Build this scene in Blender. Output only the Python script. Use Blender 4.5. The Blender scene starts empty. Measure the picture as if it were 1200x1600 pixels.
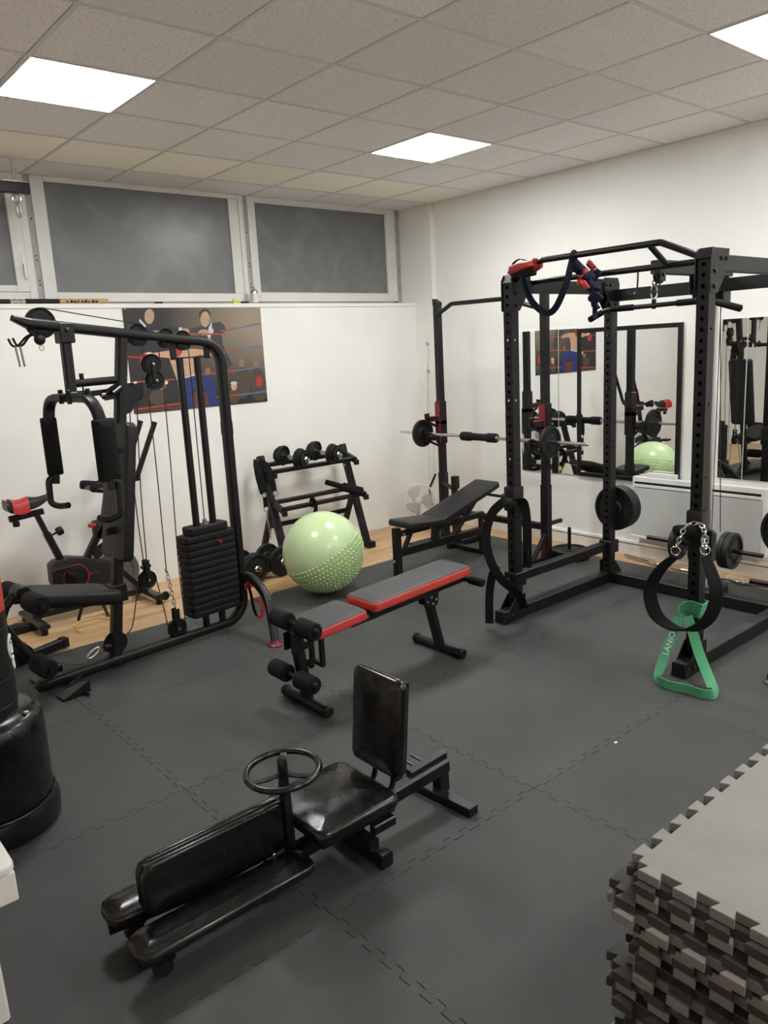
import bpy, bmesh, math, random
from mathutils import Vector, Matrix, Euler
random.seed(7)
S = bpy.context.scene
COL = S.collection
PI = math.pi

# ------------------------------------------------------------------ camera
cam_d = bpy.data.cameras.new('camera'); cam = bpy.data.objects.new('camera', cam_d); COL.objects.link(cam)
CAMLOC = Vector((-1.2785, -5.5441, 1.7215))
yaw, pitch, roll = 0.6985, -0.2063, -0.0522
fw = Vector((math.sin(yaw)*math.cos(pitch), math.cos(yaw)*math.cos(pitch), math.sin(pitch)))
rt = Vector((math.cos(yaw), -math.sin(yaw), 0)); upv = rt.cross(fw)
rt2 = rt*math.cos(roll)+upv*math.sin(roll); up2 = upv*math.cos(roll)-rt*math.sin(roll)
cam.matrix_world = Matrix(((rt2.x, up2.x, -fw.x, CAMLOC.x), (rt2.y, up2.y, -fw.y, CAMLOC.y), (rt2.z, up2.z, -fw.z, CAMLOC.z), (0, 0, 0, 1)))
cam_d.sensor_fit = 'VERTICAL'; cam_d.sensor_height = 24.0; cam_d.sensor_width = 18.0
cam_d.lens = 24.0*1210.55/1600.0
cam_d.clip_start = 0.05
S.camera = cam

# ------------------------------------------------------------------ world, exposure
wd = bpy.data.worlds.new('night'); S.world = wd; wd.use_nodes = True
wd.node_tree.nodes['Background'].inputs[0].default_value = (0.02, 0.025, 0.035, 1)
wd.node_tree.nodes['Background'].inputs[1].default_value = 0.3
S.view_settings.view_transform = 'Standard'; S.view_settings.look = 'None'
S.view_settings.exposure = 0.0; S.view_settings.gamma = 1.0
S.view_settings.use_curve_mapping = False
PANEL_POWER = 46.0           # emission strength of the LED ceiling panels
PANEL_COLOR = (0.985, 1.0, 0.985, 1)

# ------------------------------------------------------------------ room numbers (metres)
CEIL = 3.0426
WX = 4.152        # right wall
WY = 0.2285       # lower part of window wall
WINY = 0.40       # window plane
LEDGE = 2.155
LX, FY = -2.7, -7.3   # left wall, wall behind the camera
MATY, MATX = -0.77, 3.91

# ------------------------------------------------------------------ materials
MATS = {}
def nmat(name, col, rough=.5, metal=0., var=0., vscale=8., bump=0., bscale=60., spec=.5, coat=0., emit=None, estr=0., stretch=None, rvar=0.):
    m = bpy.data.materials.new(name); m.use_nodes = True; nt = m.node_tree; N = nt.nodes; L = nt.links
    b = N['Principled BSDF']
    b.inputs['Base Color'].default_value = (*col, 1); b.inputs['Roughness'].default_value = rough
    b.inputs['Metallic'].default_value = metal; b.inputs['Specular IOR Level'].default_value = spec
    if coat: b.inputs['Coat Weight'].default_value = coat; b.inputs['Coat Roughness'].default_value = .15
    if emit: b.inputs['Emission Color'].default_value = (*emit, 1); b.inputs['Emission Strength'].default_value = estr
    tc = N.new('ShaderNodeTexCoord')
    src = tc.outputs['Object']
    if stretch:
        mp = N.new('ShaderNodeMapping'); mp.inputs['Scale'].default_value = stretch; L.new(src, mp.inputs['Vector']); src = mp.outputs[0]
    if var or rvar:
        n = N.new('ShaderNodeTexNoise'); n.inputs['Scale'].default_value = vscale; n.inputs['Detail'].default_value = 5
        L.new(src, n.inputs['Vector'])
        if var:
            r = N.new('ShaderNodeValToRGB'); r.color_ramp.elements[0].position = .3; r.color_ramp.elements[1].position = .7
            r.color_ramp.elements[0].color = (*[max(0, c*(1-var)) for c in col], 1); r.color_ramp.elements[1].color = (*[min(1, c*(1+var)) for c in col], 1)
            L.new(n.outputs['Fac'], r.inputs[0]); L.new(r.outputs[0], b.inputs['Base Color'])
        if rvar:
            mr = N.new('ShaderNodeMapRange'); mr.inputs['From Min'].default_value = .3; mr.inputs['From Max'].default_value = .7
            mr.inputs['To Min'].default_value = max(.02, rough-rvar); mr.inputs['To Max'].default_value = rough+rvar
            L.new(n.outputs['Fac'], mr.inputs['Value']); L.new(mr.outputs[0], b.inputs['Roughness'])
    if bump:
        n2 = N.new('ShaderNodeTexNoise'); n2.inputs['Scale'].default_value = bscale; n2.inputs['Detail'].default_value = 3
        L.new(src, n2.inputs['Vector'])
        bp = N.new('ShaderNodeBump'); bp.inputs['Strength'].default_value = bump; bp.inputs['Distance'].default_value = .004
        L.new(n2.outputs['Fac'], bp.inputs['Height']); L.new(bp.outputs[0], b.inputs['Normal'])
    MATS[name] = m
    return m

nmat('black_steel', (.0055, .0056, .006), .42, var=.15, bump=.04, bscale=300, spec=.35)
nmat('satin_black', (.0055, .0056, .006), .33, spec=.4)
nmat('plain_black', (.0045, .0045, .0047), .5, spec=.3)
nmat('foam_black', (.006, .006, .0063), .85, spec=.25, bump=.25, bscale=220)
nmat('rubber_black', (.0075, .0075, .008), .6, spec=.3, var=.2, bump=.1, bscale=150)
nmat('plate_iron', (.0085, .0088, .009), .5, spec=.35, var=.2, bump=.12, bscale=120)
nmat('vinyl', (.010, .0102, .0105), .42, spec=.4, bump=.10, bscale=26)
nmat('vinyl_soft', (.0095, .0097, .010), .5, spec=.35, bump=.15, bscale=90)
nmat('leather_gloss', (.0045, .0045, .0048), .26, bump=.16, bscale=14, rvar=.06, vscale=20)
nmat('grey_vinyl', (.05, .05, .052), .45, bump=.3, bscale=18, stretch=(1, 3, 1), var=.12, vscale=10)
nmat('red_vinyl', (.50, .045, .035), .45, bump=.3, bscale=30)
nmat('red_plastic', (.42, .02, .025), .4)
nmat('dark_red', (.15, .008, .016), .4)
nmat('chrome', (.62, .62, .62), .2, metal=1)
nmat('steel', (.42, .41, .40), .3, metal=1, var=.1)
nmat('zinc', (.55, .55, .54), .35, metal=1)
nmat('white_plastic', (.74, .73, .70), .4)
nmat('cream_plastic', (.66, .63, .55), .45)
nmat('window_white', (.70, .69, .66), .4, var=.04, vscale=5)
nmat('window_grey', (.36, .355, .34), .5, var=.1, vscale=12)
nmat('heater_white', (.76, .755, .73), .4)
nmat('heater_grille', (.42, .42, .41), .5)
nmat('cable', (.01, .01, .01), .35)
nmat('navy_web', (.006, .008, .022), .75, spec=.2, bump=.4, bscale=400)
nmat('black_web', (.005, .005, .0055), .8, spec=.2, bump=.4, bscale=400)
nmat('red_cloth', (.36, .022, .018), .65, bump=.2, bscale=60)
nmat('green_rubber', (.075, .33, .165), .5, var=.12, vscale=14)
nmat('white_ink', (.8, .82, .78), .5)
nmat('ball_green', (.56, .72, .40), .20, var=.05, vscale=6)
nmat('ball_green_low', (.50, .69, .31), .28, var=.05, vscale=6)
nmat('yellow_rope', (.72, .53, .10), .6)
nmat('yellow_plastic', (.60, .62, .06), .4)
nmat('cork', (.48, .31, .14), .6, var=.2, vscale=60)
nmat('mat_grey', (.215, .20, .185), .62, var=.10, vscale=7, bump=.06, bscale=400)
nmat('mat_dark', (.038, .035, .033), .65, var=.15, vscale=9)
nmat('mat_mid', (.085, .078, .072), .65, var=.12, vscale=9)
nmat('flywheel_grey', (.20, .20, .205), .35, metal=.8)
nmat('bike_body', (.013, .0135, .015), .4, spec=.4)
nmat('tbar_grey', (.66, .64, .61), .5)
nmat('fan_plastic', (.72, .70, .64), .4)
nmat('fan_blade', (.50, .48, .42), .4)
nmat('dark_gap', (.006, .006, .006), .9)
nmat('plug_cream', (.70, .68, .62), .5)

def wall_mat(name, col):
    m = nmat(name, col, .75); nt = m.node_tree; N = nt.nodes; L = nt.links; b = N['Principled BSDF']
    g = N.new('ShaderNodeNewGeometry')
    n = N.new('ShaderNodeTexNoise'); n.inputs['Scale'].default_value = 1.3; n.inputs['Detail'].default_value = 6; n.inputs['Roughness'].default_value = .6
    L.new(g.outputs['Position'], n.inputs['Vector'])
    r = N.new('ShaderNodeValToRGB'); r.color_ramp.elements[0].position = .3; r.color_ramp.elements[1].position = .62
    r.color_ramp.elements[0].color = (*[c*.93 for c in col], 1); r.color_ramp.elements[1].color = (*col, 1)
    L.new(n.outputs['Fac'], r.inputs[0])
    # sparse small scuffs
    mp = N.new('ShaderNodeMapping'); mp.inputs['Scale'].default_value = (5, 5, 9); mp.inputs['Rotation'].default_value = (.3, .5, .2)
    L.new(g.outputs['Position'], mp.inputs['Vector'])
    n2 = N.new('ShaderNodeTexNoise'); n2.inputs['Scale'].default_value = 2.2; n2.inputs['Detail'].default_value = 8; n2.inputs['Roughness'].default_value = .75
    L.new(mp.outputs[0], n2.inputs['Vector'])
    r2 = N.new('ShaderNodeValToRGB'); r2.color_ramp.elements[0].position = .70; r2.color_ramp.elements[1].position = .76
    r2.color_ramp.elements[0].color = (0, 0, 0, 1); r2.color_ramp.elements[1].color = (.35, .35, .35, 1)
    L.new(n2.outputs['Fac'], r2.inputs[0])
    mx = N.new('ShaderNodeMix'); mx.data_type = 'RGBA'; mx.inputs['B'].default_value = (.34, .32, .29, 1)
    L.new(r2.outputs[0], mx.inputs['Factor']); L.new(r.outputs[0], mx.inputs['A']); L.new(mx.outputs['Result'], b.inputs['Base Color'])
    n3 = N.new('ShaderNodeTexNoise'); n3.inputs['Scale'].default_value = 35; n3.inputs['Detail'].default_value = 4
    L.new(g.outputs['Position'], n3.inputs['Vector'])
    bp = N.new('ShaderNodeBump'); bp.inputs['Strength'].default_value = .12; bp.inputs['Distance'].default_value = .006
    L.new(n3.outputs['Fac'], bp.inputs['Height']); L.new(bp.outputs[0], b.inputs['Normal'])
    return m
wall_mat('wall_paint', (.86, .85, .815))
wall_mat('plinth_paint', (.72, .70, .66))

def tile_mat(name, col, speck):
    m = nmat(name, col, .85); nt = m.node_tree; N = nt.nodes; L = nt.links; b = N['Principled BSDF']
    g = N.new('ShaderNodeNewGeometry'); oi = N.new('ShaderNodeObjectInfo')
    n = N.new('ShaderNodeTexNoise'); n.inputs['Scale'].default_value = 130; n.inputs['Detail'].default_value = 3; n.inputs['Roughness'].default_value = .6
    L.new(g.outputs['Position'], n.inputs['Vector'])
    r = N.new('ShaderNodeValToRGB'); r.color_ramp.elements[0].position = .34; r.color_ramp.elements[1].position = .44
    r.color_ramp.elements[0].color = (*[c*(1-speck) for c in col], 1); r.color_ramp.elements[1].color = (*col, 1)
    L.new(n.outputs['Fac'], r.inputs[0])
    mr = N.new('ShaderNodeMapRange'); mr.inputs['To Min'].default_value = .94; mr.inputs['To Max'].default_value = 1.03
    L.new(oi.outputs['Random'], mr.inputs['Value'])
    mx = N.new('ShaderNodeMix'); mx.data_type = 'RGBA'; mx.blend_type = 'MULTIPLY'; mx.inputs['Factor'].default_value = 1
    L.new(r.outputs[0], mx.inputs['A']); L.new(mr.outputs[0], mx.inputs['B']); L.new(mx.outputs['Result'], b.inputs['Base Color'])
    return m
tile_mat('ceiling_tile', (.86, .835, .815), .4)
tile_mat('ceiling_tile_cream', (.94, .89, .78), .04)

def mat_floor():
    m = nmat('rubber_floor', (.05, .05, .049), .5); nt = m.node_tree; N = nt.nodes; L = nt.links; b = N['Principled BSDF']
    g = N.new('ShaderNodeNewGeometry'); oi = N.new('ShaderNodeObjectInfo')
    n = N.new('ShaderNodeTexNoise'); n.inputs['Scale'].default_value = 2.2; n.inputs['Detail'].default_value = 6; n.inputs['Roughness'].default_value = .62
    L.new(g.outputs['Position'], n.inputs['Vector'])
    r = N.new('ShaderNodeValToRGB'); r.color_ramp.elements[0].position = .3; r.color_ramp.elements[1].position = .72
    r.color_ramp.elements[0].color = (.033, .0335, .0335, 1); r.color_ramp.elements[1].color = (.058, .0585, .057, 1)
    L.new(n.outputs['Fac'], r.inputs[0])
    f = N.new('ShaderNodeTexNoise'); f.inputs['Scale'].default_value = 330; f.inputs['Detail'].default_value = 2
    L.new(g.outputs['Position'], f.inputs['Vector'])
    r2 = N.new('ShaderNodeValToRGB'); r2.color_ramp.elements[0].position = .35; r2.color_ramp.elements[1].position = .7
    r2.color_ramp.elements[0].color = (.75, .75, .75, 1); r2.color_ramp.elements[1].color = (1.35, 1.35, 1.35, 1)
    L.new(f.outputs['Fac'], r2.inputs[0])
    mx = N.new('ShaderNodeMix'); mx.data_type = 'RGBA'; mx.blend_type = 'MULTIPLY'; mx.inputs['Factor'].default_value = 1
    L.new(r.outputs[0], mx.inputs['A']); L.new(r2.outputs[0], mx.inputs['B'])
    mr = N.new('ShaderNodeMapRange'); mr.inputs['To Min'].default_value = .88; mr.inputs['To Max'].default_value = 1.10
    L.new(oi.outputs['Random'], mr.inputs['Value'])
    mx2 = N.new('ShaderNodeMix'); mx2.data_type = 'RGBA'; mx2.blend_type = 'MULTIPLY'; mx2.inputs['Factor'].default_value = 1
    L.new(mx.outputs['Result'], mx2.inputs['A']); L.new(mr.outputs[0], mx2.inputs['B']); L.new(mx2.outputs['Result'], b.inputs['Base Color'])
    f2 = N.new('ShaderNodeTexNoise'); f2.inputs['Scale'].default_value = 150; f2.inputs['Detail'].default_value = 3; f2.inputs['Roughness'].default_value = .65
    L.new(g.outputs['Position'], f2.inputs['Vector'])
    bp = N.new('ShaderNodeBump'); bp.inputs['Strength'].default_value = .8; bp.inputs['Distance'].default_value = .004
    L.new(f2.outputs['Fac'], bp.inputs['Height']); L.new(bp.outputs[0], b.inputs['Normal'])
    mr3 = N.new('ShaderNodeMapRange'); mr3.inputs['To Min'].default_value = .42; mr3.inputs['To Max'].default_value = .58
    L.new(n.outputs['Fac'], mr3.inputs['Value']); L.new(mr3.outputs[0], b.inputs['Roughness'])
mat_floor()

def mat_wood():
    m = nmat('oak_laminate', (.5, .33, .17), .38); nt = m.node_tree; N = nt.nodes; L = nt.links; b = N['Principled BSDF']
    g = N.new('ShaderNodeNewGeometry'); oi = N.new('ShaderNodeObjectInfo')
    sx = N.new('ShaderNodeSeparateXYZ'); L.new(g.outputs['Position'], sx.inputs[0])
    dv = N.new('ShaderNodeMath'); dv.operation = 'DIVIDE'; dv.inputs[1].default_value = .0652; L.new(sx.outputs['Y'], dv.inputs[0])
    fl = N.new('ShaderNodeMath'); fl.operation = 'FLOOR'; L.new(dv.outputs[0], fl.inputs[0])
    w1 = N.new('ShaderNodeTexWhiteNoise'); w1.noise_dimensions = '1D'; L.new(fl.outputs[0], w1.inputs['W'])
    ad = N.new('ShaderNodeMath'); ad.operation = 'MULTIPLY_ADD'; ad.inputs[1].default_value = 1/.42; L.new(sx.outputs['X'], ad.inputs[0]); 
    m5 = N.new('ShaderNodeMath'); m5.operation = 'MULTIPLY'; m5.inputs[1].default_value = 5; L.new(w1.outputs['Value'], m5.inputs[0]); L.new(m5.outputs[0], ad.inputs[2])
    f2 = N.new('ShaderNodeMath'); f2.operation = 'FLOOR'; L.new(ad.outputs[0], f2.inputs[0])
    cb = N.new('ShaderNodeCombineXYZ'); L.new(fl.outputs[0], cb.inputs[0]); L.new(f2.outputs[0], cb.inputs[1]); L.new(oi.outputs['Random'], cb.inputs[2])
    w2 = N.new('ShaderNodeTexWhiteNoise'); L.new(cb.outputs[0], w2.inputs['Vector'])
    mp = N.new('ShaderNodeMapping'); mp.inputs['Scale'].default_value = (2.5, 45, 1); L.new(g.outputs['Position'], mp.inputs['Vector'])
    n = N.new('ShaderNodeTexNoise'); n.inputs['Scale'].default_value = 1.6; n.inputs['Detail'].default_value = 5; L.new(mp.outputs[0], n.inputs['Vector'])
    mixf = N.new('ShaderNodeMath'); mixf.operation = 'MULTIPLY_ADD'; mixf.inputs[1].default_value = .55; L.new(n.outputs['Fac'], mixf.inputs[0])
    m6 = N.new('ShaderNodeMath'); m6.operation = 'MULTIPLY'; m6.inputs[1].default_value = .45; L.new(w2.outputs['Value'], m6.inputs[0]); L.new(m6.outputs[0], mixf.inputs[2])
    r = N.new('ShaderNodeValToRGB'); r.color_ramp.elements[0].position = .2; r.color_ramp.elements[1].position = .8
    r.color_ramp.elements[0].color = (.40, .235, .105, 1); r.color_ramp.elements[1].color = (.64, .43, .235, 1)
    L.new(mixf.outputs[0], r.inputs[0]); L.new(r.outputs[0], b.inputs['Base Color'])
mat_wood()

def mat_pane():
    m = nmat('frosted_pane', (.13, .135, .14), .32); nt = m.node_tree; N = nt.nodes; L = nt.links; b = N['Principled BSDF']
    tc = N.new('ShaderNodeTexCoord')
    n = N.new('ShaderNodeTexNoise'); n.inputs['Scale'].default_value = 2.0; n.inputs['Detail'].default_value = 3; n.inputs['Distortion'].default_value = 2.5
    L.new(tc.outputs['Object'], n.inputs['Vector'])
    r = N.new('ShaderNodeValToRGB'); r.color_ramp.elements[0].position = .42; r.color_ramp.elements[1].position = .85
    r.color_ramp.elements[0].color = (.15, .155, .157, 1); r.color_ramp.elements[1].color = (.21, .215, .213, 1)
    L.new(n.outputs['Fac'], r.inputs[0])
    mp = N.new('ShaderNodeMapping'); mp.inputs['Scale'].default_value = (14, 1, 1.6); mp.inputs['Rotation'].default_value = (0, .35, 0); L.new(tc.outputs['Object'], mp.inputs['Vector'])
    n2 = N.new('ShaderNodeTexNoise'); n2.inputs['Scale'].default_value = 3.5; n2.inputs['Detail'].default_value = 2; L.new(mp.outputs[0], n2.inputs['Vector'])
    r2 = N.new('ShaderNodeValToRGB'); r2.color_ramp.elements[0].position = .735; r2.color_ramp.elements[1].position = .765
    r2.color_ramp.elements[0].color = (0, 0, 0, 1); r2.color_ramp.elements[1].color = (.45, .45, .45, 1); L.new(n2.outputs['Fac'], r2.inputs[0])
    mx = N.new('ShaderNodeMix'); mx.data_type = 'RGBA'; mx.inputs['B'].default_value = (.4, .41, .41, 1)
    L.new(r2.outputs[0], mx.inputs['Factor']); L.new(r.outputs[0], mx.inputs['A']); L.new(mx.outputs['Result'], b.inputs['Base Color'])
mat_pane()

m = nmat('mirror_glass', (.86, .88, .87), .0, metal=1)
m = nmat('led_panel', (.9, .9, .88), .6, emit=PANEL_COLOR[:3], estr=PANEL_POWER)

# ------------------------------------------------------------------ geometry helpers
V = Vector
class G:
    def __init__(s, v=None, f=None): s.v = v or []; s.f = f or []
    def __add__(s, o):
        n = len(s.v); return G(s.v+o.v, s.f+[tuple(i+n for i in q) for q in o.f])
    def xf(s, M): return G([M @ V(p) for p in s.v], s.f)
    def mv(s, d): d = V(d); return G([V(p)+d for p in s.v], s.f)
def gsum(L):
    r = G()
    for g in L: r = r+g
    return r
def box(c, s, R=None):
    c = V(c); h = V(s)*.5
    vs = [V((x*h.x, y*h.y, z*h.z)) for x in (-1, 1) for y in (-1, 1) for z in (-1, 1)]
    if R is not None: vs = [R @ p for p in vs]
    return G([c+p for p in vs], [(0, 1, 3, 2), (4, 6, 7, 5), (0, 4, 5, 1), (2, 3, 7, 6), (0, 2, 6, 4), (1, 5, 7, 3)])
def bx(x0, x1, y0, y1, z0, z1): return box(((x0+x1)/2, (y0+y1)/2, (z0+z1)/2), (abs(x1-x0), abs(y1-y0), abs(z1-z0)))
def circ(r, n=12): return [(r*math.cos(2*PI*i/n), r*math.sin(2*PI*i/n)) for i in range(n)]
def rect(w, h, ch=0.):
    a, b = w/2, h/2
    if not ch: return [(-a, -b), (a, -b), (a, b), (-a, b)]
    return [(-a+ch, -b), (a-ch, -b), (a, -b+ch), (a, b-ch), (a-ch, b), (-a+ch, b), (-a, b-ch), (-a, -b+ch)]
def oval(w, h, n=16):
    return [(w/2*math.copysign(abs(math.cos(t))**.6, math.cos(t)), h/2*math.copysign(abs(math.sin(t))**.6, math.sin(t))) for t in [2*PI*(i+.5)/n for i in range(n)]]
def fillet(P, R, n=6):
    P = [V(p) for p in P]
    if R <= 0 or len(P) < 3: return P
    out = [P[0]]
    for i in range(1, len(P)-1):
        a, b, c = P[i-1], P[i], P[i+1]
        u = (a-b); w = (c-b); lu, lw = u.length, w.length
        if lu < 1e-6 or lw < 1e-6: continue
        u /= lu; w /= lw; ang = u.angle(w)
        if ang > PI-.05: out.append(b); continue
        t = min(R/math.tan(ang/2), lu*.49, lw*.49); rr = t*math.tan(ang/2)
        bis = (u+w).normalized(); ctr = b+bis*(rr/math.sin(ang/2))
        s0 = b+u*t-ctr; s1 = b+w*t-ctr; A = s0.angle(s1); ax = s0.cross(s1).normalized()
        for k in range(n+1): out.append(ctr+Matrix.Rotation(A*k/n, 3, ax) @ s0)
    out.append(P[-1]); return out
def sweep(path, prof, up=None, closed=False, cap=True, scale=None):
    P = [V(p) for p in path]; n = len(P); m = len(prof); vs = []; fs = []
    T = []
    for i in range(n):
        if closed: t = (P[(i+1) % n]-P[i-1])
        elif i == 0: t = P[1]-P[0]
        elif i == n-1: t = P[-1]-P[-2]
        else: t = (P[i+1]-P[i]).normalized()+(P[i]-P[i-1]).normalized()
        if t.length < 1e-9: t = V((0, 0, 1))
        T.append(t.normalized())
    if up is None:
        u = V((0, 0, 1)) if abs(T[0].z) < .9 else V((1, 0, 0))
        s = T[0].cross(u).normalized()
    for i in range(n):
        t = T[i]
        if up is not None:
            uu = V(up(i) if callable(up) else up); s = t.cross(uu)
            if s.length < 1e-5: s = t.orthogonal()
            s.normalize(); nn = s.cross(t).normalized()
        else:
            s = (s-t*s.dot(t)); s = s.normalized() if s.length > 1e-6 else t.orthogonal().normalized(); nn = s.cross(t).normalized()
        k = 1.
        if not closed and 0 < i < n-1:
            d = (P[i+1]-P[i]).normalized(); k = 1./max(.5, d.dot(t))
        sc = scale[i] if scale else 1.
        for a, b in prof: vs.append(P[i]+s*a*sc*(k if k < 1.2 else 1)+nn*b*sc)
    for i in range(n if closed else n-1):
        j = (i+1) % n
        for q in range(m):
            fs.append((i*m+q, i*m+(q+1) % m, j*m+(q+1) % m, j*m+q))
    if cap and not closed: fs.append(tuple(range(m))[::-1]); fs.append(tuple((n-1)*m+q for q in range(m)))
    return G(vs, fs)
def pipe(path, r, fil=0., n=12, closed=False, scale=None): return sweep(fillet(path, fil) if not closed else path, circ(r, n), closed=closed, scale=scale)
def rpipe(path, w, h, up=(0, 0, 1), fil=0., ch=.004): return sweep(fillet(path, fil), rect(w, h, ch), up=up)
def lathe(prof, o=(0, 0, 0), d=(0, 0, 1), n=32, close=False):
    o = V(o); d = V(d).normalized(); a = d.orthogonal().normalized(); b = d.cross(a); vs = []; fs = []; m = len(prof)
    for i in range(n):
        t = 2*PI*i/n; e = a*math.cos(t)+b*math.sin(t)
        for r, h in prof: vs.append(o+e*r+d*h)
    for i in range(n):
        j = (i+1) % n
        for q in range(m-1): fs.append((i*m+q, j*m+q, j*m+q+1, i*m+q+1))
        if close: fs.append((i*m+m-1, j*m+m-1, j*m, i*m))
    if not close:
        if prof[0][0] > 1e-6: fs.append(tuple(i*m for i in range(n))[::-1])
        if prof[-1][0] > 1e-6: fs.append(tuple(i*m+m-1 for i in range(n)))
    return G(vs, fs)
def cyl(p0, p1, r, n=16): 
    p0, p1 = V(p0), V(p1); return lathe([(r, 0), (r, (p1-p0).length)], p0, p1-p0, n)
def ccyl(p0, p1, r, c=.004, n=20):
    p0, p1 = V(p0), V(p1); l = (p1-p0).length; return lathe([(r-c, 0), (r, c), (r, l-c), (r-c, l)], p0, p1-p0, n)
def prism(poly, o, ex, ey, d):
    o, ex, ey, d = V(o), V(ex), V(ey), V(d); n = len(poly)
    vs = [o+ex*a+ey*b for a, b in poly]+[o+ex*a+ey*b+d for a, b in poly]
    fs = [tuple(range(n))[::-1], tuple(range(n, 2*n))]+[(i, (i+1) % n, n+(i+1) % n, n+i) for i in range(n)]
    return G(vs, fs)
def rrect(L, W, rc, k=5):
    out = []
    for cx, cy, a0 in ((L/2-rc, W/2-rc, 0), (-L/2+rc, W/2-rc, PI/2), (-L/2+rc, -W/2+rc, PI), (L/2-rc, -W/2+rc, 1.5*PI)):
        for i in range(k+1): t = a0+PI/2*i/k; out.append((cx+rc*math.cos(t), cy+rc*math.sin(t)))
    return out
def cushion(L, W, H, rc=.03, re=.015, dome=0., k=5, steps=4, domesteps=5):
    """padded slab, centre of its base at origin, lying in xy"""
    rings = []
    for i in range(steps+1):
        t = PI/2*i/steps; rings.append((re*(1-math.sin(t)), re*(1-math.cos(t))))
    for i in range(steps+1):
        t = PI/2*i/steps; rings.append((re*(1-math.cos(t)), H-re+re*math.sin(t)))
    mx = min(L, W)/2*.92
    if dome:
        for i in range(1, domesteps+1):
            q = i/domesteps; ins = re+(mx-re)*q; rings.append((ins, H+dome*(1-(1-q)**2.2)))
    vs = []; fs = []; m = None
    for ins, zz in rings:
        ring = rrect(L-2*ins, W-2*ins, max(.002, rc-ins if rc-ins > .002 else .002), k); m = len(ring)
        vs += [V((a, b, zz)) for a, b in ring]
    n = len(rings)
    for i in range(n-1):
        for q in range(m): fs.append((i*m+q, i*m+(q+1) % m, (i+1)*m+(q+1) % m, (i+1)*m+q))
    fs.append(tuple(range(m))[::-1]); fs.append(tuple((n-1)*m+q for q in range(m)))
    return G(vs, fs)
def frameM(o, ex, ey):
    ex = V(ex).normalized(); ey = V(ey); ey = (ey-ex*ey.dot(ex)).normalized(); ez = ex.cross(ey); o = V(o)
    return Matrix(((ex.x, ey.x, ez.x, o.x), (ex.y, ey.y, ez.y, o.y), (ex.z, ey.z, ez.z, o.z), (0, 0, 0, 1)))
def sphere(c, r, n=16, m=10): return lathe([(max(1e-7, r*math.sin(PI*i/m)) if 0 < i < m else 1e-7, -r*math.cos(PI*i/m)) for i in range(m+1)], c, (0, 0, 1), n)
def torus(c, axis, R, r, n=28, m=8, sx=1., dirx=None):
    axis = V(axis).normalized(); a = V(dirx).normalized() if dirx else axis.orthogonal().normalized(); b = axis.cross(a)
    P = [V(c)+a*R*sx*math.cos(2*PI*i/n)+b*R*math.sin(2*PI*i/n) for i in range(n)]
    return sweep(P, circ(r, m), up=axis, closed=True)
def smooth_path(P, k=6):
    P = [V(p) for p in P]; out = []
    for i in range(len(P)-1):
        p0 = P[max(0, i-1)]; p1 = P[i]; p2 = P[i+1]; p3 = P[min(len(P)-1, i+2)]
        for j in range(k):
            t = j/k; out.append(.5*((2*p1)+(p2-p0)*t+(2*p0-5*p1+4*p2-p3)*t*t+(3*p1-p0-3*p2+p3)*t**3))
    out.append(P[-1]); return out

def to_mesh(name, g, bev=0., seg=1, ang=35):
    me = bpy.data.meshes.new(name)
    me.from_pydata([tuple(p) for p in g.v], [], [q for q in g.f]); 
    bm = bmesh.new(); bm.from_mesh(me)
    bmesh.ops.recalc_face_normals(bm, faces=bm.faces)
    if bev:
        ed = [e for e in bm.edges if len(e.link_faces) == 2 and e.calc_face_angle(0) > .6]
        bmesh.ops.bevel(bm, geom=ed, offset=bev, segments=seg, affect='EDGES', profile=.6, clamp_overlap=True)
    bm.to_mesh(me); bm.free()
    me.polygons.foreach_set('use_smooth', [True]*len(me.polygons)); me.set_sharp_from_angle(angle=math.radians(ang)); me.update()
    return me
def thing(name, label, cat, loc=(0, 0, 0), rz=0., group=None):
    o = bpy.data.objects.new(name, None); COL.objects.link(o); o.empty_display_size = .1
    o.location = loc; o.rotation_euler = (0, 0, rz); o['label'] = label; o['category'] = cat
    if group: o['group'] = group
    return o
def inv_of(o):
    if o is None: return Matrix.Identity(4)
    M = Matrix.LocRotScale(o.location, o.rotation_euler, None)
    if o.parent: M = Matrix.LocRotScale(o.parent.location, o.parent.rotation_euler, None) @ M
    return M.inverted()
def part(parent, name, g, mat, bev=0., seg=1, label=None, kind=None, ang=35, world=True):
    """mesh child; g in world coordinates unless world=False"""
    if world and parent is not None: g = g.xf(inv_of(parent))
    o = bpy.data.objects.new(name, to_mesh(name, g, bev, seg, ang)); COL.objects.link(o)
    o.data.materials.append(MATS[mat])
    if parent is not None: o.parent = parent
    if label: o['label'] = label
    if kind: o['kind'] = kind
    return o
def solo(name, g, mat, label, cat, loc=(0, 0, 0), bev=0., seg=1, group=None, ang=35):
    """a thing that is one mesh; g in world coordinates"""
    o = bpy.data.objects.new(name, to_mesh(name, g.mv(-V(loc)), bev, seg, ang)); COL.objects.link(o); o.location = loc
    o.data.materials.append(MATS[mat]); o['label'] = label; o['category'] = cat
    if group: o['group'] = group
    return o
def struct(name, g, mat, bev=0., label=None):
    o = part(None, name, g, mat, bev); o['kind'] = 'structure'
    if label: o['label'] = label
    return o
def link_copy(src, parent=None):
    c = src.copy(); COL.objects.link(c); c.parent = parent
    for ch in src.children: link_copy(ch, c)
    return c

# ================================================================== THE ROOM
floor = struct('floor', bx(LX, WX, FY, WINY, -.06, -.024), 'dark_gap', label='laminate and black rubber mat floor of the gym room')
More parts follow.
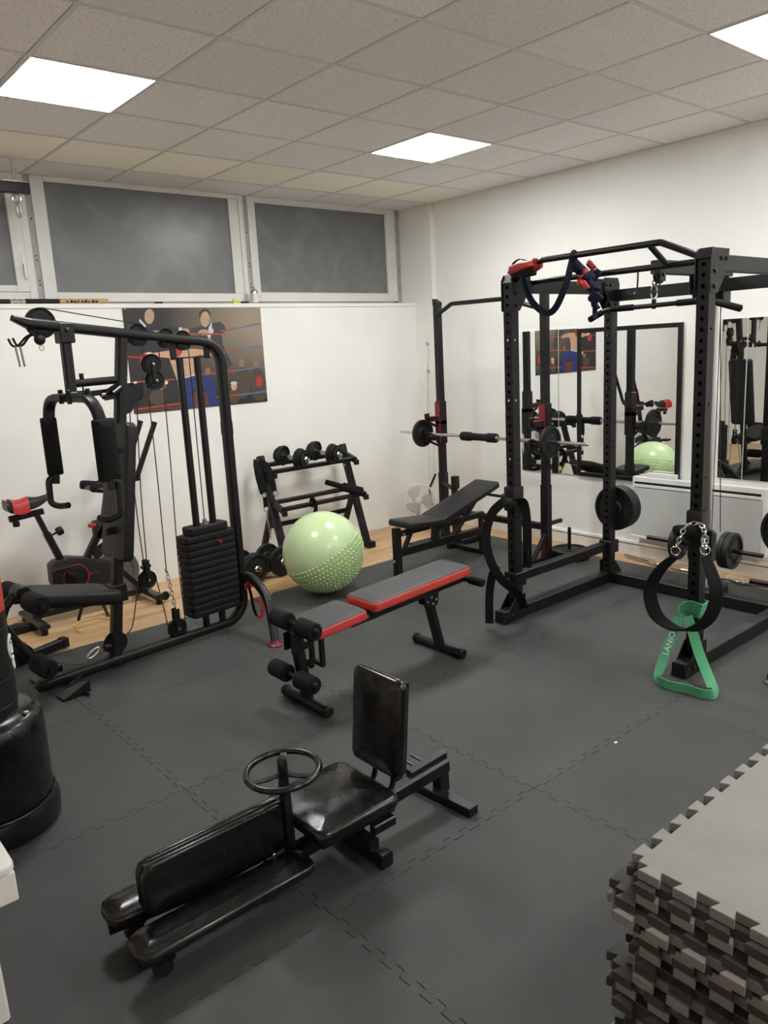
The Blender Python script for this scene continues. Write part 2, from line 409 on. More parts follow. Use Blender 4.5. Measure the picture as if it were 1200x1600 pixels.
# laminate planks: strip along the window wall and strip along the right wall, then added unseen floor
plank_cache = {}
def plank(x0, x1, y0, y1):
    key = (round(x1-x0, 3), round(y1-y0, 3))
    if key not in plank_cache:
        plank_cache[key] = to_mesh('plank', bx(-(x1-x0)/2+.0006, (x1-x0)/2-.0006, -(y1-y0)/2+.0006, (y1-y0)/2-.0006, -.012, 0), .0008)
        plank_cache[key].materials.append(MATS['oak_laminate'])
    o = bpy.data.objects.new('plank', plank_cache[key]); COL.objects.link(o); o.parent = floor
    o.location = ((x0+x1)/2, (y0+y1)/2, -.012)
PW = .1955
for r in range(6):
    y1 = WY+.01-r*PW; y0 = max(y1-PW, MATY-.02)
    if y1-y0 < .02: break
    x = LX-(.4*(r*7 % 3))
    while x < WX:
        a, b = max(x, LX), min(x+1.2, WX)
        if b-a > .03: plank(a, b, y0, y1)
        x += 1.2
y = MATY-.02
while y > FY:
    y0 = max(y-PW, FY)
    plank(MATX-.03, WX, y0, y)
    for a, b in ((LX, -1.9), (-1.9, -1.06)): plank(a, b, y0, y)  # laminate added out of view on the left to bounce light
    if y < MATY-4.9:  # unseen laminate behind the camera, added in place of mats for bounce
        for a in range(4): plank(-1.06+a*1.235, -1.06+(a+1)*1.235, y0, y)
    y -= PW

# interlocking rubber mats, one metre square, jigsaw edges
def seam(n=12, amp=.0125, marg=.0):
    """offsets along a seam of length 1: list of (s, w), w=0 at ends"""
    out = [(0, 0)]; p = 1/n
    for i in range(n):
        s0 = i*p; 
        out += [(s0+p*.06+.0, amp), (s0+p*.46, amp), (s0+p*.54-.006, -amp), (s0+p*.96+.003, -amp)] if i not in (0, n-1) else ([(s0+p*.5, 0), (s0+p*.5+.001, -amp), (s0+p*.96+.003, -amp)] if i == 0 else [(s0+p*.06, amp), (s0+p*.46, amp), (s0+p*.5, 0)])
    out.append((1, 0)); return out
SEAM = seam(); FLAT = [(0, 0), (1, 0)]
def mat_poly(bottom, right, top, left, gap=.0012):
    P = []
    P += [(s, w+gap) for s, w in bottom][:-1]
    P += [(1+w-gap, s) for s, w in right][:-1]
    P += [(s, 1+w-gap) for s, w in top[::-1]][:-1]
    P += [(w+gap, s) for s, w in left[::-1]][:-1]
    P[0] = (gap, gap)
    return P
mat_cache = {}
xs = [-1.09, -.09, .91, 1.91, 2.91]
for ix, x in enumerate(xs):
    for iy in range(5):
        y1 = MATY-iy; top = FLAT if iy == 0 else SEAM; right = FLAT if ix == 4 else SEAM
        key = (iy == 0, ix == 4)
        if key not in mat_cache:
            me = to_mesh('mat', prism(mat_poly(SEAM, right, top, SEAM), (0, 0, -.02), (1, 0, 0), (0, 1, 0), (0, 0, .02)), .0007)
            me.materials.append(MATS['rubber_floor']); mat_cache[key] = me
        o = bpy.data.objects.new('mat', mat_cache[key]); COL.objects.link(o); o.parent = floor; o.location = (x, y1-1, 0)

# walls
wb = struct('wall_back', bx(LX, WX+.1, WY, WINY+.12, -.03, LEDGE-.034), 'wall_paint', label='white painted wall below the windows with a ledge')
struct('trim_6', bx(LX, 4.11, WY-.008, WINY+.08, LEDGE-.033, LEDGE), 'wall_paint', .003)
part(wb, 'lintel', bx(LX, WX+.1, WINY+.062, WINY+.12, LEDGE, CEIL+.1), 'wall_paint')
wr = struct('wall_right', bx(WX, WX+.1, FY, WINY+.12, -.03, CEIL+.1), 'wall_paint', label='white painted wall behind the power rack')
part(wr, 'pilaster', bx(4.105, WX+.02, -.03, WINY+.1, -.03, CEIL+.05), 'wall_paint', .008)
struct('wall_left', bx(LX-.1, LX, FY, WINY+.12, -.03, CEIL+.1), 'wall_paint')
struct('wall_front', bx(LX-.1, WX+.1, FY-.1, FY, -.03, CEIL+.1), 'wall_paint')
bb = struct('baseboard_right', bx(WX-.016, WX+.01, FY, -.03, -.012, .078), 'plinth_paint', .003, label='painted plinth along the right wall')
part(bb, 'plinth_cap', bx(WX-.022, WX+.01, FY, -.03, .088, .112), 'wall_paint', .004)
part(bb, 'groove', bx(WX-.008, WX+.01, FY, -.03, .078, .088), 'window_grey')

# windows
def ring_frame(x0, x1, z0, z1, l, r, b, t, y0, y1):
    return bx(x0, x0+l, y0, y1, z0, z1)+bx(x1-r, x1, y0, y1, z0, z1)+bx(x0+l, x1-r, y0, y1, z0, z0+b)+bx(x0+l, x1-r, y0, y1, z1-t, z1)
w2 = struct('window_2', ring_frame(.645, 2.345, LEDGE+.028, CEIL, .092, .045, .066, .036, WINY, WINY+.06), 'window_white', .003, label='wide grey frosted window in a white frame, middle one')
part(w2, 'sash_stile', bx(2.21, 2.30, WINY+.006, WINY+.055, LEDGE+.094, CEIL-.036), 'window_white', .003)
part(w2, 'pane', bx(.735, 2.215, WINY+.02, WINY+.028, 2.245, 3.01), 'frosted_pane')
w3 = struct('window_3', ring_frame(2.387, 4.042, LEDGE+.028, CEIL, .07, .115, .07, .036, WINY, WINY+.06), 'window_white', .003, label='grey frosted window in a white frame next to the corner')
part(w3, 'glazing_bead', ring_frame(2.455, 3.935, 2.25, 3.008, .012, .012, .012, .012, WINY+.01, WINY+.03), 'window_white', .002)
part(w3, 'pane', bx(2.45, 3.935, WINY+.02, WINY+.028, 2.245, 3.01), 'frosted_pane')
w1 = struct('window_1', ring_frame(-1.05, .60, LEDGE+.028, CEIL, .09, .05, .066, .04, WINY, WINY+.06), 'window_white', .003, label='opening frosted window with a handle at the left edge')
part(w1, 'sash', ring_frame(-.96, .55, LEDGE+.094, CEIL-.04, .085, .085, .045, .095, WINY-.008, WINY+.05), 'window_white', .004)
part(w1, 'pane', bx(-.88, .468, WINY+.02, WINY+.028, 2.29, 2.915), 'frosted_pane')
part(w1, 'handle', bx(.515, .535, WINY-.014, WINY-.006, 2.36, 2.51)+bx(.518, .532, WINY-.035, WINY-.014, 2.42, 2.44)+bx(.515, .535, WINY-.04, WINY-.03, 2.34, 2.44), 'white_plastic', .003)
for k, (a, b) in enumerate(((.60, .645), (2.345, 2.387), (4.042, 4.105), (-1.10, -1.05))):
    t = struct('trim_%d' % (k+1), bx(a, b, WINY+.014, WINY+.06, LEDGE, CEIL), 'window_grey')
    for zz in (2.30, 2.33, 2.47, 2.50, 2.75):
        part(t, 'screw_hole', ccyl(((a+b)/2+.004, WINY+.0145, zz), ((a+b)/2+.004, WINY+.0125, zz), .006, .001, 8), 'dark_gap')
t = struct('trim_5', bx(LX, -1.10, WINY, WINY+.06, LEDGE, CEIL), 'window_white')

# ceiling: slab, grid bars, mineral tiles, LED panels
ceil = struct('ceiling', bx(LX, WX, FY, WINY+.06, CEIL+.03, CEIL+.08), 'dark_gap', label='suspended ceiling of square mineral tiles')
BW = .0095
for c in range(-3, 8):
    x = .6*c
    if LX < x < WX-.02: part(ceil, 'grid_bar', bx(x-BW, x+BW, FY, WINY+.05, CEIL-.0005, CEIL+.02), 'tbar_grey')
for r in range(0, 13):
    y = -.6*r
    if FY < y < WINY: part(ceil, 'grid_bar', bx(LX, WX, y-BW, y+BW, CEIL-.0009, CEIL+.019), 'tbar_grey')
part(ceil, 'edge_angle', bx(WX-.018, WX, FY, -.03, CEIL-.001, CEIL+.02), 'tbar_grey')
LIGHTS = {(0, 2), (4, 2), (4, 6), (0, 10), (4, 10)}
tile_cache = {}
for c in range(-4, 7):
    for r in range(-1, 12):
        x0, x1, y1, y0 = .6*c, .6*c+.6, -.6*r, -.6*r-.6
        x0 = max(x0, LX); x1 = min(x1, WX); y0 = max(y0, FY); y1 = min(y1, WINY+.05)
        if x1-x0 < .03 or y1-y0 < .03 or (c, r) in LIGHTS: continue
        mt = 'ceiling_tile_cream' if r == 0 else 'ceiling_tile'
        key = (round(x1-x0, 3), round(y1-y0, 3), mt)
        if key not in tile_cache:
            w, h = (x1-x0)/2-.0112, (y1-y0)/2-.0112
            tile_cache[key] = to_mesh('tile', bx(-w, w, -h, h, .0015, .02), .002); tile_cache[key].materials.append(MATS[mt])
        o = bpy.data.objects.new('tile', tile_cache[key]); COL.objects.link(o); o.parent = ceil; o.location = ((x0+x1)/2, (y0+y1)/2, CEIL)
LLAB = {(0, 2): 'square LED ceiling panel nearest the left window, above the multi-gym', (4, 2): 'square LED ceiling panel in the middle of the ceiling', (4, 6): 'square LED ceiling panel at the top right, above the power rack',
        (0, 6): 'square LED ceiling panel above the leg stretching machine', (0, 10): 'square LED ceiling panel behind the camera on the left', (4, 10): 'square LED ceiling panel behind the camera on the right'}
for (c, r) in sorted(LIGHTS):
    cx, cy = .6*c+.3, -.6*r-.3
    t = thing('ceiling_light', LLAB[(c, r)], 'ceiling light', (cx, cy, CEIL), group='LED ceiling panels')
    a = .297; b = .286
    part(t, 'frame', bx(cx-a, cx+a, cy-a, cy-b, CEIL-.004, CEIL+.012)+bx(cx-a, cx+a, cy+b, cy+a, CEIL-.004, CEIL+.012)+bx(cx-a, cx-b, cy-b, cy+b, CEIL-.004, CEIL+.012)+bx(cx+b, cx+a, cy-b, cy+b, CEIL-.004, CEIL+.012), 'white_plastic')
    part(t, 'diffuser', bx(cx-b, cx+b, cy-b, cy+b, CEIL-.002, CEIL+.006), 'led_panel')

# mirrors on the right wall
def mirror(label, y0, y1, z0, z1):
    t = thing('wall_mirror', label, 'mirror', (WX, (y0+y1)/2, z0), group='mirror panels on the right wall')
    part(t, 'glass', bx(WX-.010, WX-.001, y0+.0015, y1-.0015, z0, z1), 'mirror_glass', .001)
    return t
mirror('frameless mirror panel nearest the corner, behind the squat stand', -1.463, -1.06, .595, 1.813)
mirror('narrow frameless mirror panel beside the black framed mirror', -1.66, -1.466, .60, 1.811)
mirror('frameless mirror panel right of the cable tower, above the heater', -3.045, -2.865, .69, 1.808)
mirror('frameless mirror panel at the right edge of the picture', -3.45, -3.048, .69, 1.808)
t = thing('framed_mirror', 'tall wall mirror in a thin black frame above the heater', 'mirror', (WX, -2.115, .6))
part(t, 'glass', bx(WX-.014, WX-.002, -2.55, -1.68, .63, 1.79), 'mirror_glass')
fr = lambda y0, y1, z0, z1: bx(WX-.024, WX, y0, y1, z0, z1)
part(t, 'frame', fr(-1.692, -1.66, .60, 1.806)+fr(-2.575, -2.54, .60, 1.806)+fr(-2.54, -1.692, .60, .632)+fr(-2.54, -1.692, 1.772, 1.806), 'satin_black', .002)

# electric heater
t = thing('panel_heater', 'white electric panel heater with grey perforated grille on the right wall', 'heater', (WX, -2.75, .165))
HX = 4.06
part(t, 'casing', bx(HX, WX-.03, -3.27, -2.228, .165, .655), 'heater_white', .01, 3)
part(t, 'top_grille', bx(HX-.002, HX+.02, -3.225, -2.25, .597, .617), 'dark_gap')
part(t, 'louvre', bx(HX-.008, HX+.004, -3.225, -2.25, .575, .598), 'heater_white', .003)
gr = part(t, 'grille', bx(HX-.003, HX+.01, -3.237, -2.235, .19, .572), 'heater_grille', .002)
slots = G()
for i in range(38):
    zz = .197+i*.0098
    slots = slots+bx(HX-.0055, HX-.002, -3.232, -2.24, zz, zz+.004)
part(gr, 'grille_wires', slots, 'heater_white', kind='stuff')
part(t, 'lower_rim', bx(HX-.006, HX+.02, -3.27, -2.228, .165, .19), 'heater_white', .004)
part(t, 'control_box', bx(HX+.012, WX-.035, -2.58, -2.34, .655, .69), 'heater_white', .006, 2)

# thin power cords in the corner
co = thing('hanging_cords', 'pair of thin cords hanging down the wall in the far corner', 'cord', (4.1, .06, .1))
part(co, 'cord', pipe(smooth_path([(4.10, .062, 1.76), (4.10, .07, 1.5), (4.10, .10, 1.2), (4.10, .11, .8), (4.10, .115, .4)]), .0035, n=6), 'plug_cream')
part(co, 'second_cord', pipe(smooth_path([(4.10, .04, 1.70), (4.10, .09, 1.45), (4.10, .06, 1.1), (4.10, .03, .75), (4.10, .05, .55), (4.10, .02, .47)]), .003, n=6), 'plug_cream')
part(co, 'plug', pipe([(4.095, .02, .47), (4.095, .105, .33)], .009, n=8), 'plain_black')
part(co, 'inline_switch', pipe([(4.095, .12, .31), (4.095, .085, .14)], .009, n=8), 'plain_black')
for zz in (1.49, 1.755): part(co, 'wall_clip', bx(4.085, 4.105, .053, .073, zz-.015, zz+.015), 'window_grey', .002)

# ------------------------------------------------------------------ poster (a plain boxing-ring print)
def poster():
    t = thing('poster', 'large dark boxing ring poster on the wall behind the multi-gym', 'poster', (1.727, WY, 1.338))
    part(t, 'board', bx(1.13, 2.322, WY-.006, WY-.001, 1.338, 2.128), 'satin_black')
    def uv(x, y):
        v = .5; u = .5
        for _ in range(4):
            Lx = 50+(y-47)*.119; Rx = 1080+(y-47)*.077; u = (x-Lx)/(Rx-Lx); v = (y-47)/(845-80*u-47)
        return 1.13+u*1.192, 2.128-v*.79
    pm = {}
    def col(name, c, rough=.5):
        if name not in pm: pm[name] = nmat('print_'+name, c, rough, var=.12, vscale=25)
        return pm[name]
    m = nmat('print_back', (.05, .04, .035), .5); nt = m.node_tree; N = nt.nodes; L = nt.links
    g = N.new('ShaderNodeNewGeometry'); sx = N.new('ShaderNodeSeparateXYZ'); L.new(g.outputs['Position'], sx.inputs[0])
    a = N.new('ShaderNodeMapRange'); a.inputs['From Min'].default_value = 1.45; a.inputs['From Max'].default_value = 2.3; L.new(sx.outputs['X'], a.inputs['Value'])
    b = N.new('ShaderNodeMapRange'); b.inputs['From Min'].default_value = 1.45; b.inputs['From Max'].default_value = 1.95; L.new(sx.outputs['Z'], b.inputs['Value'])
    mu = N.new('ShaderNodeMath'); mu.operation = 'MULTIPLY'; L.new(a.outputs[0], mu.inputs[0]); L.new(b.outputs[0], mu.inputs[1])
    r = N.new('ShaderNodeValToRGB'); r.color_ramp.elements[0].color = (.022, .018, .017, 1); r.color_ramp.elements[1].color = (.30, .24, .175, 1); r.color_ramp.elements[1].position = .85
    L.new(mu.outputs[0], r.inputs[0]); L.new(r.outputs[0], N['Principled BSDF'].inputs['Base Color'])
    layers = [('back', [(52, 49), (1078, 49), (1133, 763), (147, 842)])]
    def ell(cx, cy, rx, ry, n=18): return [(cx+rx*math.cos(2*PI*i/n), cy+ry*math.sin(2*PI*i/n)) for i in range(n)]
    def strip(x0, y0, x1, y1, w=11): 
        dx, dy = x1-x0, y1-y0; l = math.hypot(dx, dy); nx, ny = -dy/l*w/2, dx/l*w/2
        return [(x0+nx, y0+ny), (x1+nx, y1+ny), (x1-nx, y1-ny), (x0-nx, y0-ny)]
    C_ = dict(skin=(.46, .29, .20), skin2=(.55, .33, .21), hair=(.035, .025, .02), navy=(.016, .018, .026), suit=(.045, .043, .045), shirt=(.55, .55, .56), red=(.40, .035, .03), ropered=(.38, .07, .05), blue=(.015, .03, .16), ropeblue=(.11, .16, .30), stool=(.12, .035, .02), crowd=(.075, .055, .042), crowdface=(.25, .15, .10), flare=(.75, .62, .5), floorred=(.10, .03, .025))
    # crowd
    for x, y, rx, ry in ((925, 470, 24, 34), (1045, 480, 22, 30), (660, 530, 20, 30), (330, 640, 26, 26)): layers.append(('crowdface', ell(x, y, rx, ry)))
    for x, y, w, h in ((930, 620, 75, 120), (1050, 590, 60, 80), (865, 720, 45, 60), (1070, 690, 70, 70), (300, 720, 60, 60)): layers.append(('crowd', ell(x, y, w, h)))
    layers += [('skin2', ell(862, 645, 24, 34)), ('shirt', ell(862, 622, 26, 14)), ('red', ell(1068, 612, 28, 44)), ('flare', ell(358, 610, 12, 14))]
    layers.append(('floorred', [(150, 800), (480, 770), (490, 815), (150, 838)]))
    # second man
    layers += [('suit', [(590, 190), (660, 175), (700, 168), (750, 155), (790, 185), (800, 225), (765, 250), (775, 330), (850, 480), (770, 540), (690, 380), (620, 330), (585, 250), (520, 240), (500, 215)]),
               ('shirt', [(668, 195), (690, 160), (692, 210), (676, 300), (655, 260)]), ('hair', ell(636, 105, 44, 45)), ('skin', ell(640, 138, 36, 58)), ('skin', ell(630, 236, 42, 22)), ('shirt', ell(690, 225, 14, 20))]
    # first man
    layers += [('navy', [(70, 230), (130, 170), (175, 130), (230, 175), (270, 195), (440, 195), (470, 240), (330, 250), (300, 340), (95, 345)]), ('shirt', [(170, 130), (215, 185), (205, 195), (165, 150)]),
               ('hair', ell(225, 90, 46, 44)), ('skin', ell(235, 115, 34, 56)), ('shirt', ell(455, 212, 14, 16)), ('skin', ell(490, 226, 32, 22)), ('skin', ell(280, 235, 24, 16))]
    # boxer
    layers += [('skin2', [(240, 388), (350, 372), (470, 362), (560, 358), (640, 368), (705, 388), (690, 412), (600, 405), (560, 415), (552, 490), (560, 560), (430, 585), (400, 500), (375, 425), (250, 412)]),
               ('red', ell(430, 350, 42, 70)), ('red', ell(215, 430, 40, 52)), ('shirt', ell(235, 392, 22, 14)),
               ('stool', [(530, 690), (665, 680), (680, 810), (540, 818)]),
               ('blue', [(425, 590), (500, 560), (560, 553), (640, 560), (705, 580), (722, 690), (735, 785), (670, 800), (655, 700), (625, 655), (560, 650), (545, 700), (565, 808), (485, 812), (450, 700)]),
               ('shirt', [(430, 582), (560, 548), (562, 560), (432, 594)])]
    for nm, q in (('ropered', (400, 245, 790, 250)), ('ropered', (760, 228, 900, 205)), ('ropeblue', (870, 211, 1088, 172)), ('red', (90, 410, 190, 421)), ('ropered', (690, 400, 910, 368)), ('ropeblue', (880, 374, 1098, 340)),
                  ('ropered', (115, 604, 415, 588)), ('ropered', (570, 558, 920, 522)), ('ropeblue', (880, 528, 1112, 492)), ('ropered', (160, 808, 470, 768)), ('ropered', (725, 730, 930, 710)), ('ropeblue', (915, 712, 1128, 687))):
        layers.append((nm, strip(*q)))
    verts = []; faces = []; mi = []; names = []
    for k, (nm, poly) in enumerate(layers):
        if nm not in names: names.append(nm)
        st = len(verts)
        for x, y in poly:
            a, b = uv(x, y); verts.append((min(max(a, 1.131), 2.321)-1.727, -.0062-k*.00005, min(max(b, 1.339), 2.127)-1.338))
        faces.append(tuple(range(st, len(verts)))); mi.append(names.index(nm))
    me = bpy.data.meshes.new('print'); me.from_pydata(verts, [], faces)
    for nm in names: me.materials.append(MATS['print_back'] if nm == 'back' else col(nm, C_[nm]))
    me.polygons.foreach_set('material_index', mi); me.update()
    o = bpy.data.objects.new('print', me); COL.objects.link(o); o.parent = t
    for x, z in ((1.145, 2.115), (2.305, 2.115)): part(t, 'pin', ccyl((x, WY-.006, z), (x, WY-.012, z), .006, .002, 10), 'zinc')
poster()

# ================================================================== MULTI-GYM
def multi_gym():
    O = V((.29, -1.27, 0)); D = V((1, .095, 0)).normalized(); N = V((-D.y, D.x, 0)); Z = V((0, 0, 1))
    g = lambda a, o, z: O+D*a+N*o+Z*z
    t = thing('multi_gym', 'black multi-gym with weight stack, butterfly arms and pulleys in front of the poster', 'multi-gym', O, math.atan2(D.y, D.x))
    P = lambda nm, geo, m='black_steel', **k: part(t, nm, geo, m, **k)
    ov = oval(.055, .075)
    P('boom', sweep(fillet([g(-.30, 0, 1.945), g(.84, 0, 1.808), g(.84, 0, 1.30)], .14, 8), ov, up=N))
    P('boom_tip', sweep([g(-.375, 0, 1.972), g(-.30, 0, 1.945)], ov, up=N, scale=[.55, 1.02]), 'satin_black')
    P('rear_post', sweep(fillet([g(.84, 0, 1.30), g(.84, 0, .045), g(.42, 0, .045)], .14, 8), ov, up=N))
    P('base_rail', sweep([g(.42, 0, .045), g(-.44, 0, .045)], oval(.062, .078), up=N))
    P('rail_end_cap', sweep([g(-.44, 0, .045), g(-.50, 0, .040), g(-.525, 0, .03)], oval(.064, .08), up=N, scale=[1, .98, .6]), 'plain_black')
    P('rail_joint', sweep([g(-.10, 0, .045), g(-.03, 0, .045)], oval(.067, .084), up=N))
    pa = lambda z: -.066+(z-.07)*.150
    P('main_post', rpipe([g(pa(.06), 0, .06), g(pa(1.86), 0, 1.86)], .06, .06, up=N, ch=.012))
    # front swing arm, brace
    P('swing_arm', rpipe([g(-.118, 0, 1.86), g(-.122, 0, 1.585)], .052, .045, up=N, ch=.008))
    P('swing_bracket', bx(-.04, .04, -.04, .04, -.06, .045).xf(frameM(g(-.118, 0, 1.90), D, N)), bev=.006)
    for s in (-1, 1): P('bolt', ccyl(g(-.118, s*.04, 1.905), g(-.118, s*.054, 1.905), .012, .003, 10))
    P('cross_brace', pipe([g(-.10, 0, 1.628), g(.16, 0, 1.634)], .021))
    P('brace_knob', pipe([g(-.055, 0, 1.65), g(-.055, 0, 1.68)], .012, n=10)+pipe([g(-.055, 0, 1.61), g(-.055, 0, 1.565)], .005, n=8)+pipe([g(-.09, 0, 1.585), g(-.035, 0, 1.585)], .004, n=6))
    P('pivot_plate', bx(-.08, .10, -.05, .05, -.006, .006).xf(frameM(g(-.13, 0, 1.575), D, N)), bev=.002)
    for (a, o) in ((-.16, .05), (-.16, -.05), (-.06, -.06)):
        P('pivot_bolt', ccyl(g(a, o, 1.525), g(a, o, 1.60), .013, .003, 10))
    P('press_link', rpipe([g(-.06, .03, 1.565), g(.10, .03, 1.572)], .02, .03, up=Z)+rpipe([g(.06, .0, 1.54), g(.15, .0, 1.55)], .02, .03, up=Z))
    P('link_clevis', pipe([g(.05, .02, 1.545), g(.13, -.02, 1.60)], .018, n=10)+pipe([g(.09, -.05, 1.56), g(.14, -.05, 1.59)], .016, n=10), 'satin_black')
    P('link_ring', pipe([g(.03, -.035, 1.558), g(.05, -.04, 1.56)], .010, n=10), 'steel'); P('link_ring', pipe([g(.215, -.05, 1.605), g(.235, -.05, 1.61)], .010, n=10), 'steel')
    # butterfly arms
    fl = oval(.042, .062)
    def arm(side):
        o = .265*side
        a = P('butterfly_arm', sweep(fillet([g(-.13, .05*side, 1.553), g(-.135, o, 1.553), g(-.155 if side > 0 else -.10, o, 1.40)], .085, 7), fl, up=D))
        M = frameM(g(-.165 if side > 0 else -.105, o, 1.285), D*.9+N*(-.44*side), -N*1.0)
        padg = cushion(.085 if side > 0 else .125, .325, .058, .012, .02, dome=.008).xf(Matrix.Translation((0, 0, -.03)) @ Matrix.Identity(4))
        ex = (D*.92+N*(-.25*side)).normalized(); M = frameM(g(-.155 if side > 0 else -.095, o, 1.285), ex, Z+D*(-.0))
        part(a, 'arm_pad', padg.xf(M), 'foam_black')
        part(a, 'lower_tube', rpipe([g(-.155 if side > 0 else -.10, o, 1.16), g(-.165 if side > 0 else -.10, o, 1.075)], .04, .045, up=N, ch=.006), 'black_steel')
        if side > 0: pth = [g(-.165, o, 1.12), g(-.20, o, 1.10), g(-.205, o, .965), g(-.165, o-.02, .945), g(-.145, o-.09, .955)]
        else: pth = [g(-.10, o, 1.125), g(-.055, o, 1.115), g(-.062, o, .93), g(-.13, o+.02, .915), g(-.15, o+.07, .925)]
        part(a, 'handle', pipe(pth, .018, .035), 'satin_black')
    arm(1); arm(-1)
    # backrest and seat
    up = (g(pa(1.4), 0, 1.4)-g(pa(.6), 0, .6)).normalized()
    P('backrest', cushion(.78, .28, .062, .035, .018, dome=.01).xf(frameM(g(pa(1.02)-.03, 0, 1.02), up, -N)), 'vinyl_soft')
    P('back_bracket', bx(-.05, .05, -.02, .02, -.02, .02).xf(frameM(g(pa(1.25)-.03, 0, 1.25), D, N))+bx(-.05, .05, -.02, .02, -.02, .02).xf(frameM(g(pa(.8)-.03, 0, .8), D, N)), kind='stuff')
    sv = (g(-.05, 0, .437)-g(-.50, 0, .540)).normalized()
    P('seat', cushion(.47, .30, .06, .06, .018, dome=.006).xf(frameM(g(-.275, 0, .470), sv, N)), 'vinyl_soft')
    P('seat_tube', rpipe([g(-.03, 0, .40), g(-.42, 0, .485), g(-.49, 0, .55)], .05, .05, up=N, fil=.03, ch=.006))
    P('seat_collar', bx(-.045, .045, -.045, .045, -.05, .05).xf(frameM(g(pa(.44), 0, .44), D, N)), bev=.004)
    # leg developer
    ld = P('leg_lever', pipe([g(-.47, 0, .55), g(-.55, 0, .585), g(-.62, 0, .52), g(-.655, 0, .44), g(-.53, 0, .20)], .024, .05))
    part(ld, 'lever_hub', cyl(g(-.535, -.05, .575), g(-.535, .05, .575), .042), 'black_steel', .004)
    for (a, zz) in ((-.525, .545), (-.53, .205)):
        part(ld, 'axle', cyl(g(a, -.26, zz), g(a, .26, zz), .012), 'black_steel')
        for s in (-1, 1): part(ld, 'foam_roller', lathe([(.014, 0), (.046, .002), (.052, .012), (.053, .08), (.052, .148), (.046, .158), (.014, .16)], g(a, s*.075, zz), N*s, 24), 'foam_black')
    part(ld, 'end_loop', torus(g(-.47, -.02, .19), N, .014, .004, 14, 6), 'zinc')
    # foot plates
    for o in (-.17, .17):
        c = g(-.41, o, .03); M = frameM(c, D, N)
        q = bx(-.07, .07, -.05, .05, -.005, .005).xf(Matrix.Rotation(-.3, 4, 'Y'))
        for s in (-1, 1): q = q+prism([(-.07, -.02), (.08, -.02), (.08, .045)], (0, s*.05-.003, 0), (1, 0, 0), (0, 0, 1), (0, .006, 0))
        q = q+cyl((.06, -.05, .015), (.06, .05, .015), .007)
        P('foot_plate', q.xf(M), 'satin_black', kind='stuff')
    P('foot_plate_bar', pipe([g(-.36, -.26, .012), g(-.36, .26, .012)], .009, n=8))
    # weight stack
    zz = .155
    for k in range(12):
        o = P('weight_plate', cushion(.355, .135, .0418, .022, .006, k=3, steps=2).xf(frameM(g(.612, 0, zz+k*.0428), D, N)), 'rubber_black')
        part(o, 'pin_hole', bx(-.009, .009, -.004, .004, -.009, .009).xf(frameM(g(.635, -.0665, zz+k*.0428+.024), D, N)), 'dark_gap')
    P('top_weight', cushion(.275, .115, .05, .022, .008, k=3).xf(frameM(g(.612, 0, zz+12*.0428), D, N)), 'rubber_black')
    P('selector_pin', ccyl(g(.655, -.066, zz+10*.0428+.024), g(.655, -.095, zz+10*.0428+.024), .012, .003), 'dark_red')
    P('stack_bolt', cyl(g(.612, 0, .71), g(.612, 0, .75), .014)+cyl(g(.612, 0, .70), g(.612, 0, .72), .024), 'steel')
    for a in (.552, .672):
        P('guide_rod', cyl(g(a, 0, .70), g(a, 0, 1.735), .0215, 16), 'satin_black')
        P('guide_foot', cyl(g(a, 0, .06), g(a, 0, .16), .022, 16), 'satin_black')
        P('guide_sleeve', cyl(g(a, 0, .69), g(a, 0, .705), .03, 16), 'plain_black')
    for a in (.515, .745): P('guide_hanger', bx(-.02, .02, -.006, .006, -.05, .05).xf(frameM(g(a, .0, 1.775), D, N)), bev=.002)
    P('guide_crossbar', bx(-.125, .125, -.012, .012, -.004, .004).xf(frameM(g(.63, 0, 1.735), D, N)))
    P('post_sleeve', sweep([g(.84, 0, 1.25), g(.84, 0, 1.33)], oval(.06, .08), up=N))
    # pulleys
    def pulley(a, o, z, r=.048, nm='pulley'):
        q = P(nm, lathe([(.012, -.012), (r*.72, -.012), (r*.75, -.007), (r*.93, -.009), (r, -.011), (r*.9, -.002), (r*.9, .002), (r, .011), (r*.93, .009), (r*.75, .007), (r*.72, .012), (.012, .012)], g(a, o, z), N, 28), 'plain_black')
        part(q, 'pulley_bolt', ccyl(g(a, o-.03, z), g(a, o+.03, z), .008, .002, 10), 'steel')
        return q
    pulley(-.235, 0, 1.945, .078); pulley(.30, 0, 1.872, .062); pulley(.475, 0, 1.85, .056); pulley(.585, 0, 1.835, .058)
    pulley(.367, 0, 1.708, .058); pulley(.377, 0, 1.615, .055)
    P('pulley_yoke', bx(-.014, .014, -.02, -.014, -.06, .06).xf(frameM(g(.372, 0, 1.66), D, N)), bev=.003)
    pulley(.185, 0, .465, .056); P('float_yoke', bx(-.014, .014, -.02, -.014, -.06, .06).xf(frameM(g(.187, 0, .525), D, N))+bx(-.014, .014, .014, .02, -.06, .06).xf(frameM(g(.187, 0, .525), D, N))+cyl(g(.155, 0, .545), g(.215, 0, .545), .01), kind='stuff')
    pulley(.345, 0, .115, .06); P('low_yoke', bx(-.016, .016, -.022, -.015, -.08, .08).xf(frameM(g(.345, 0, .16), D, N))+bx(-.016, .016, .015, .022, -.08, .08).xf(frameM(g(.345, 0, .16), D, N)), kind='stuff')
    P('low_yoke_base', bx(-.05, .05, -.03, .03, -.005, .005).xf(frameM(g(.345, 0, .088), D, N)))
    pulley(-.056, 0, .145, .068)
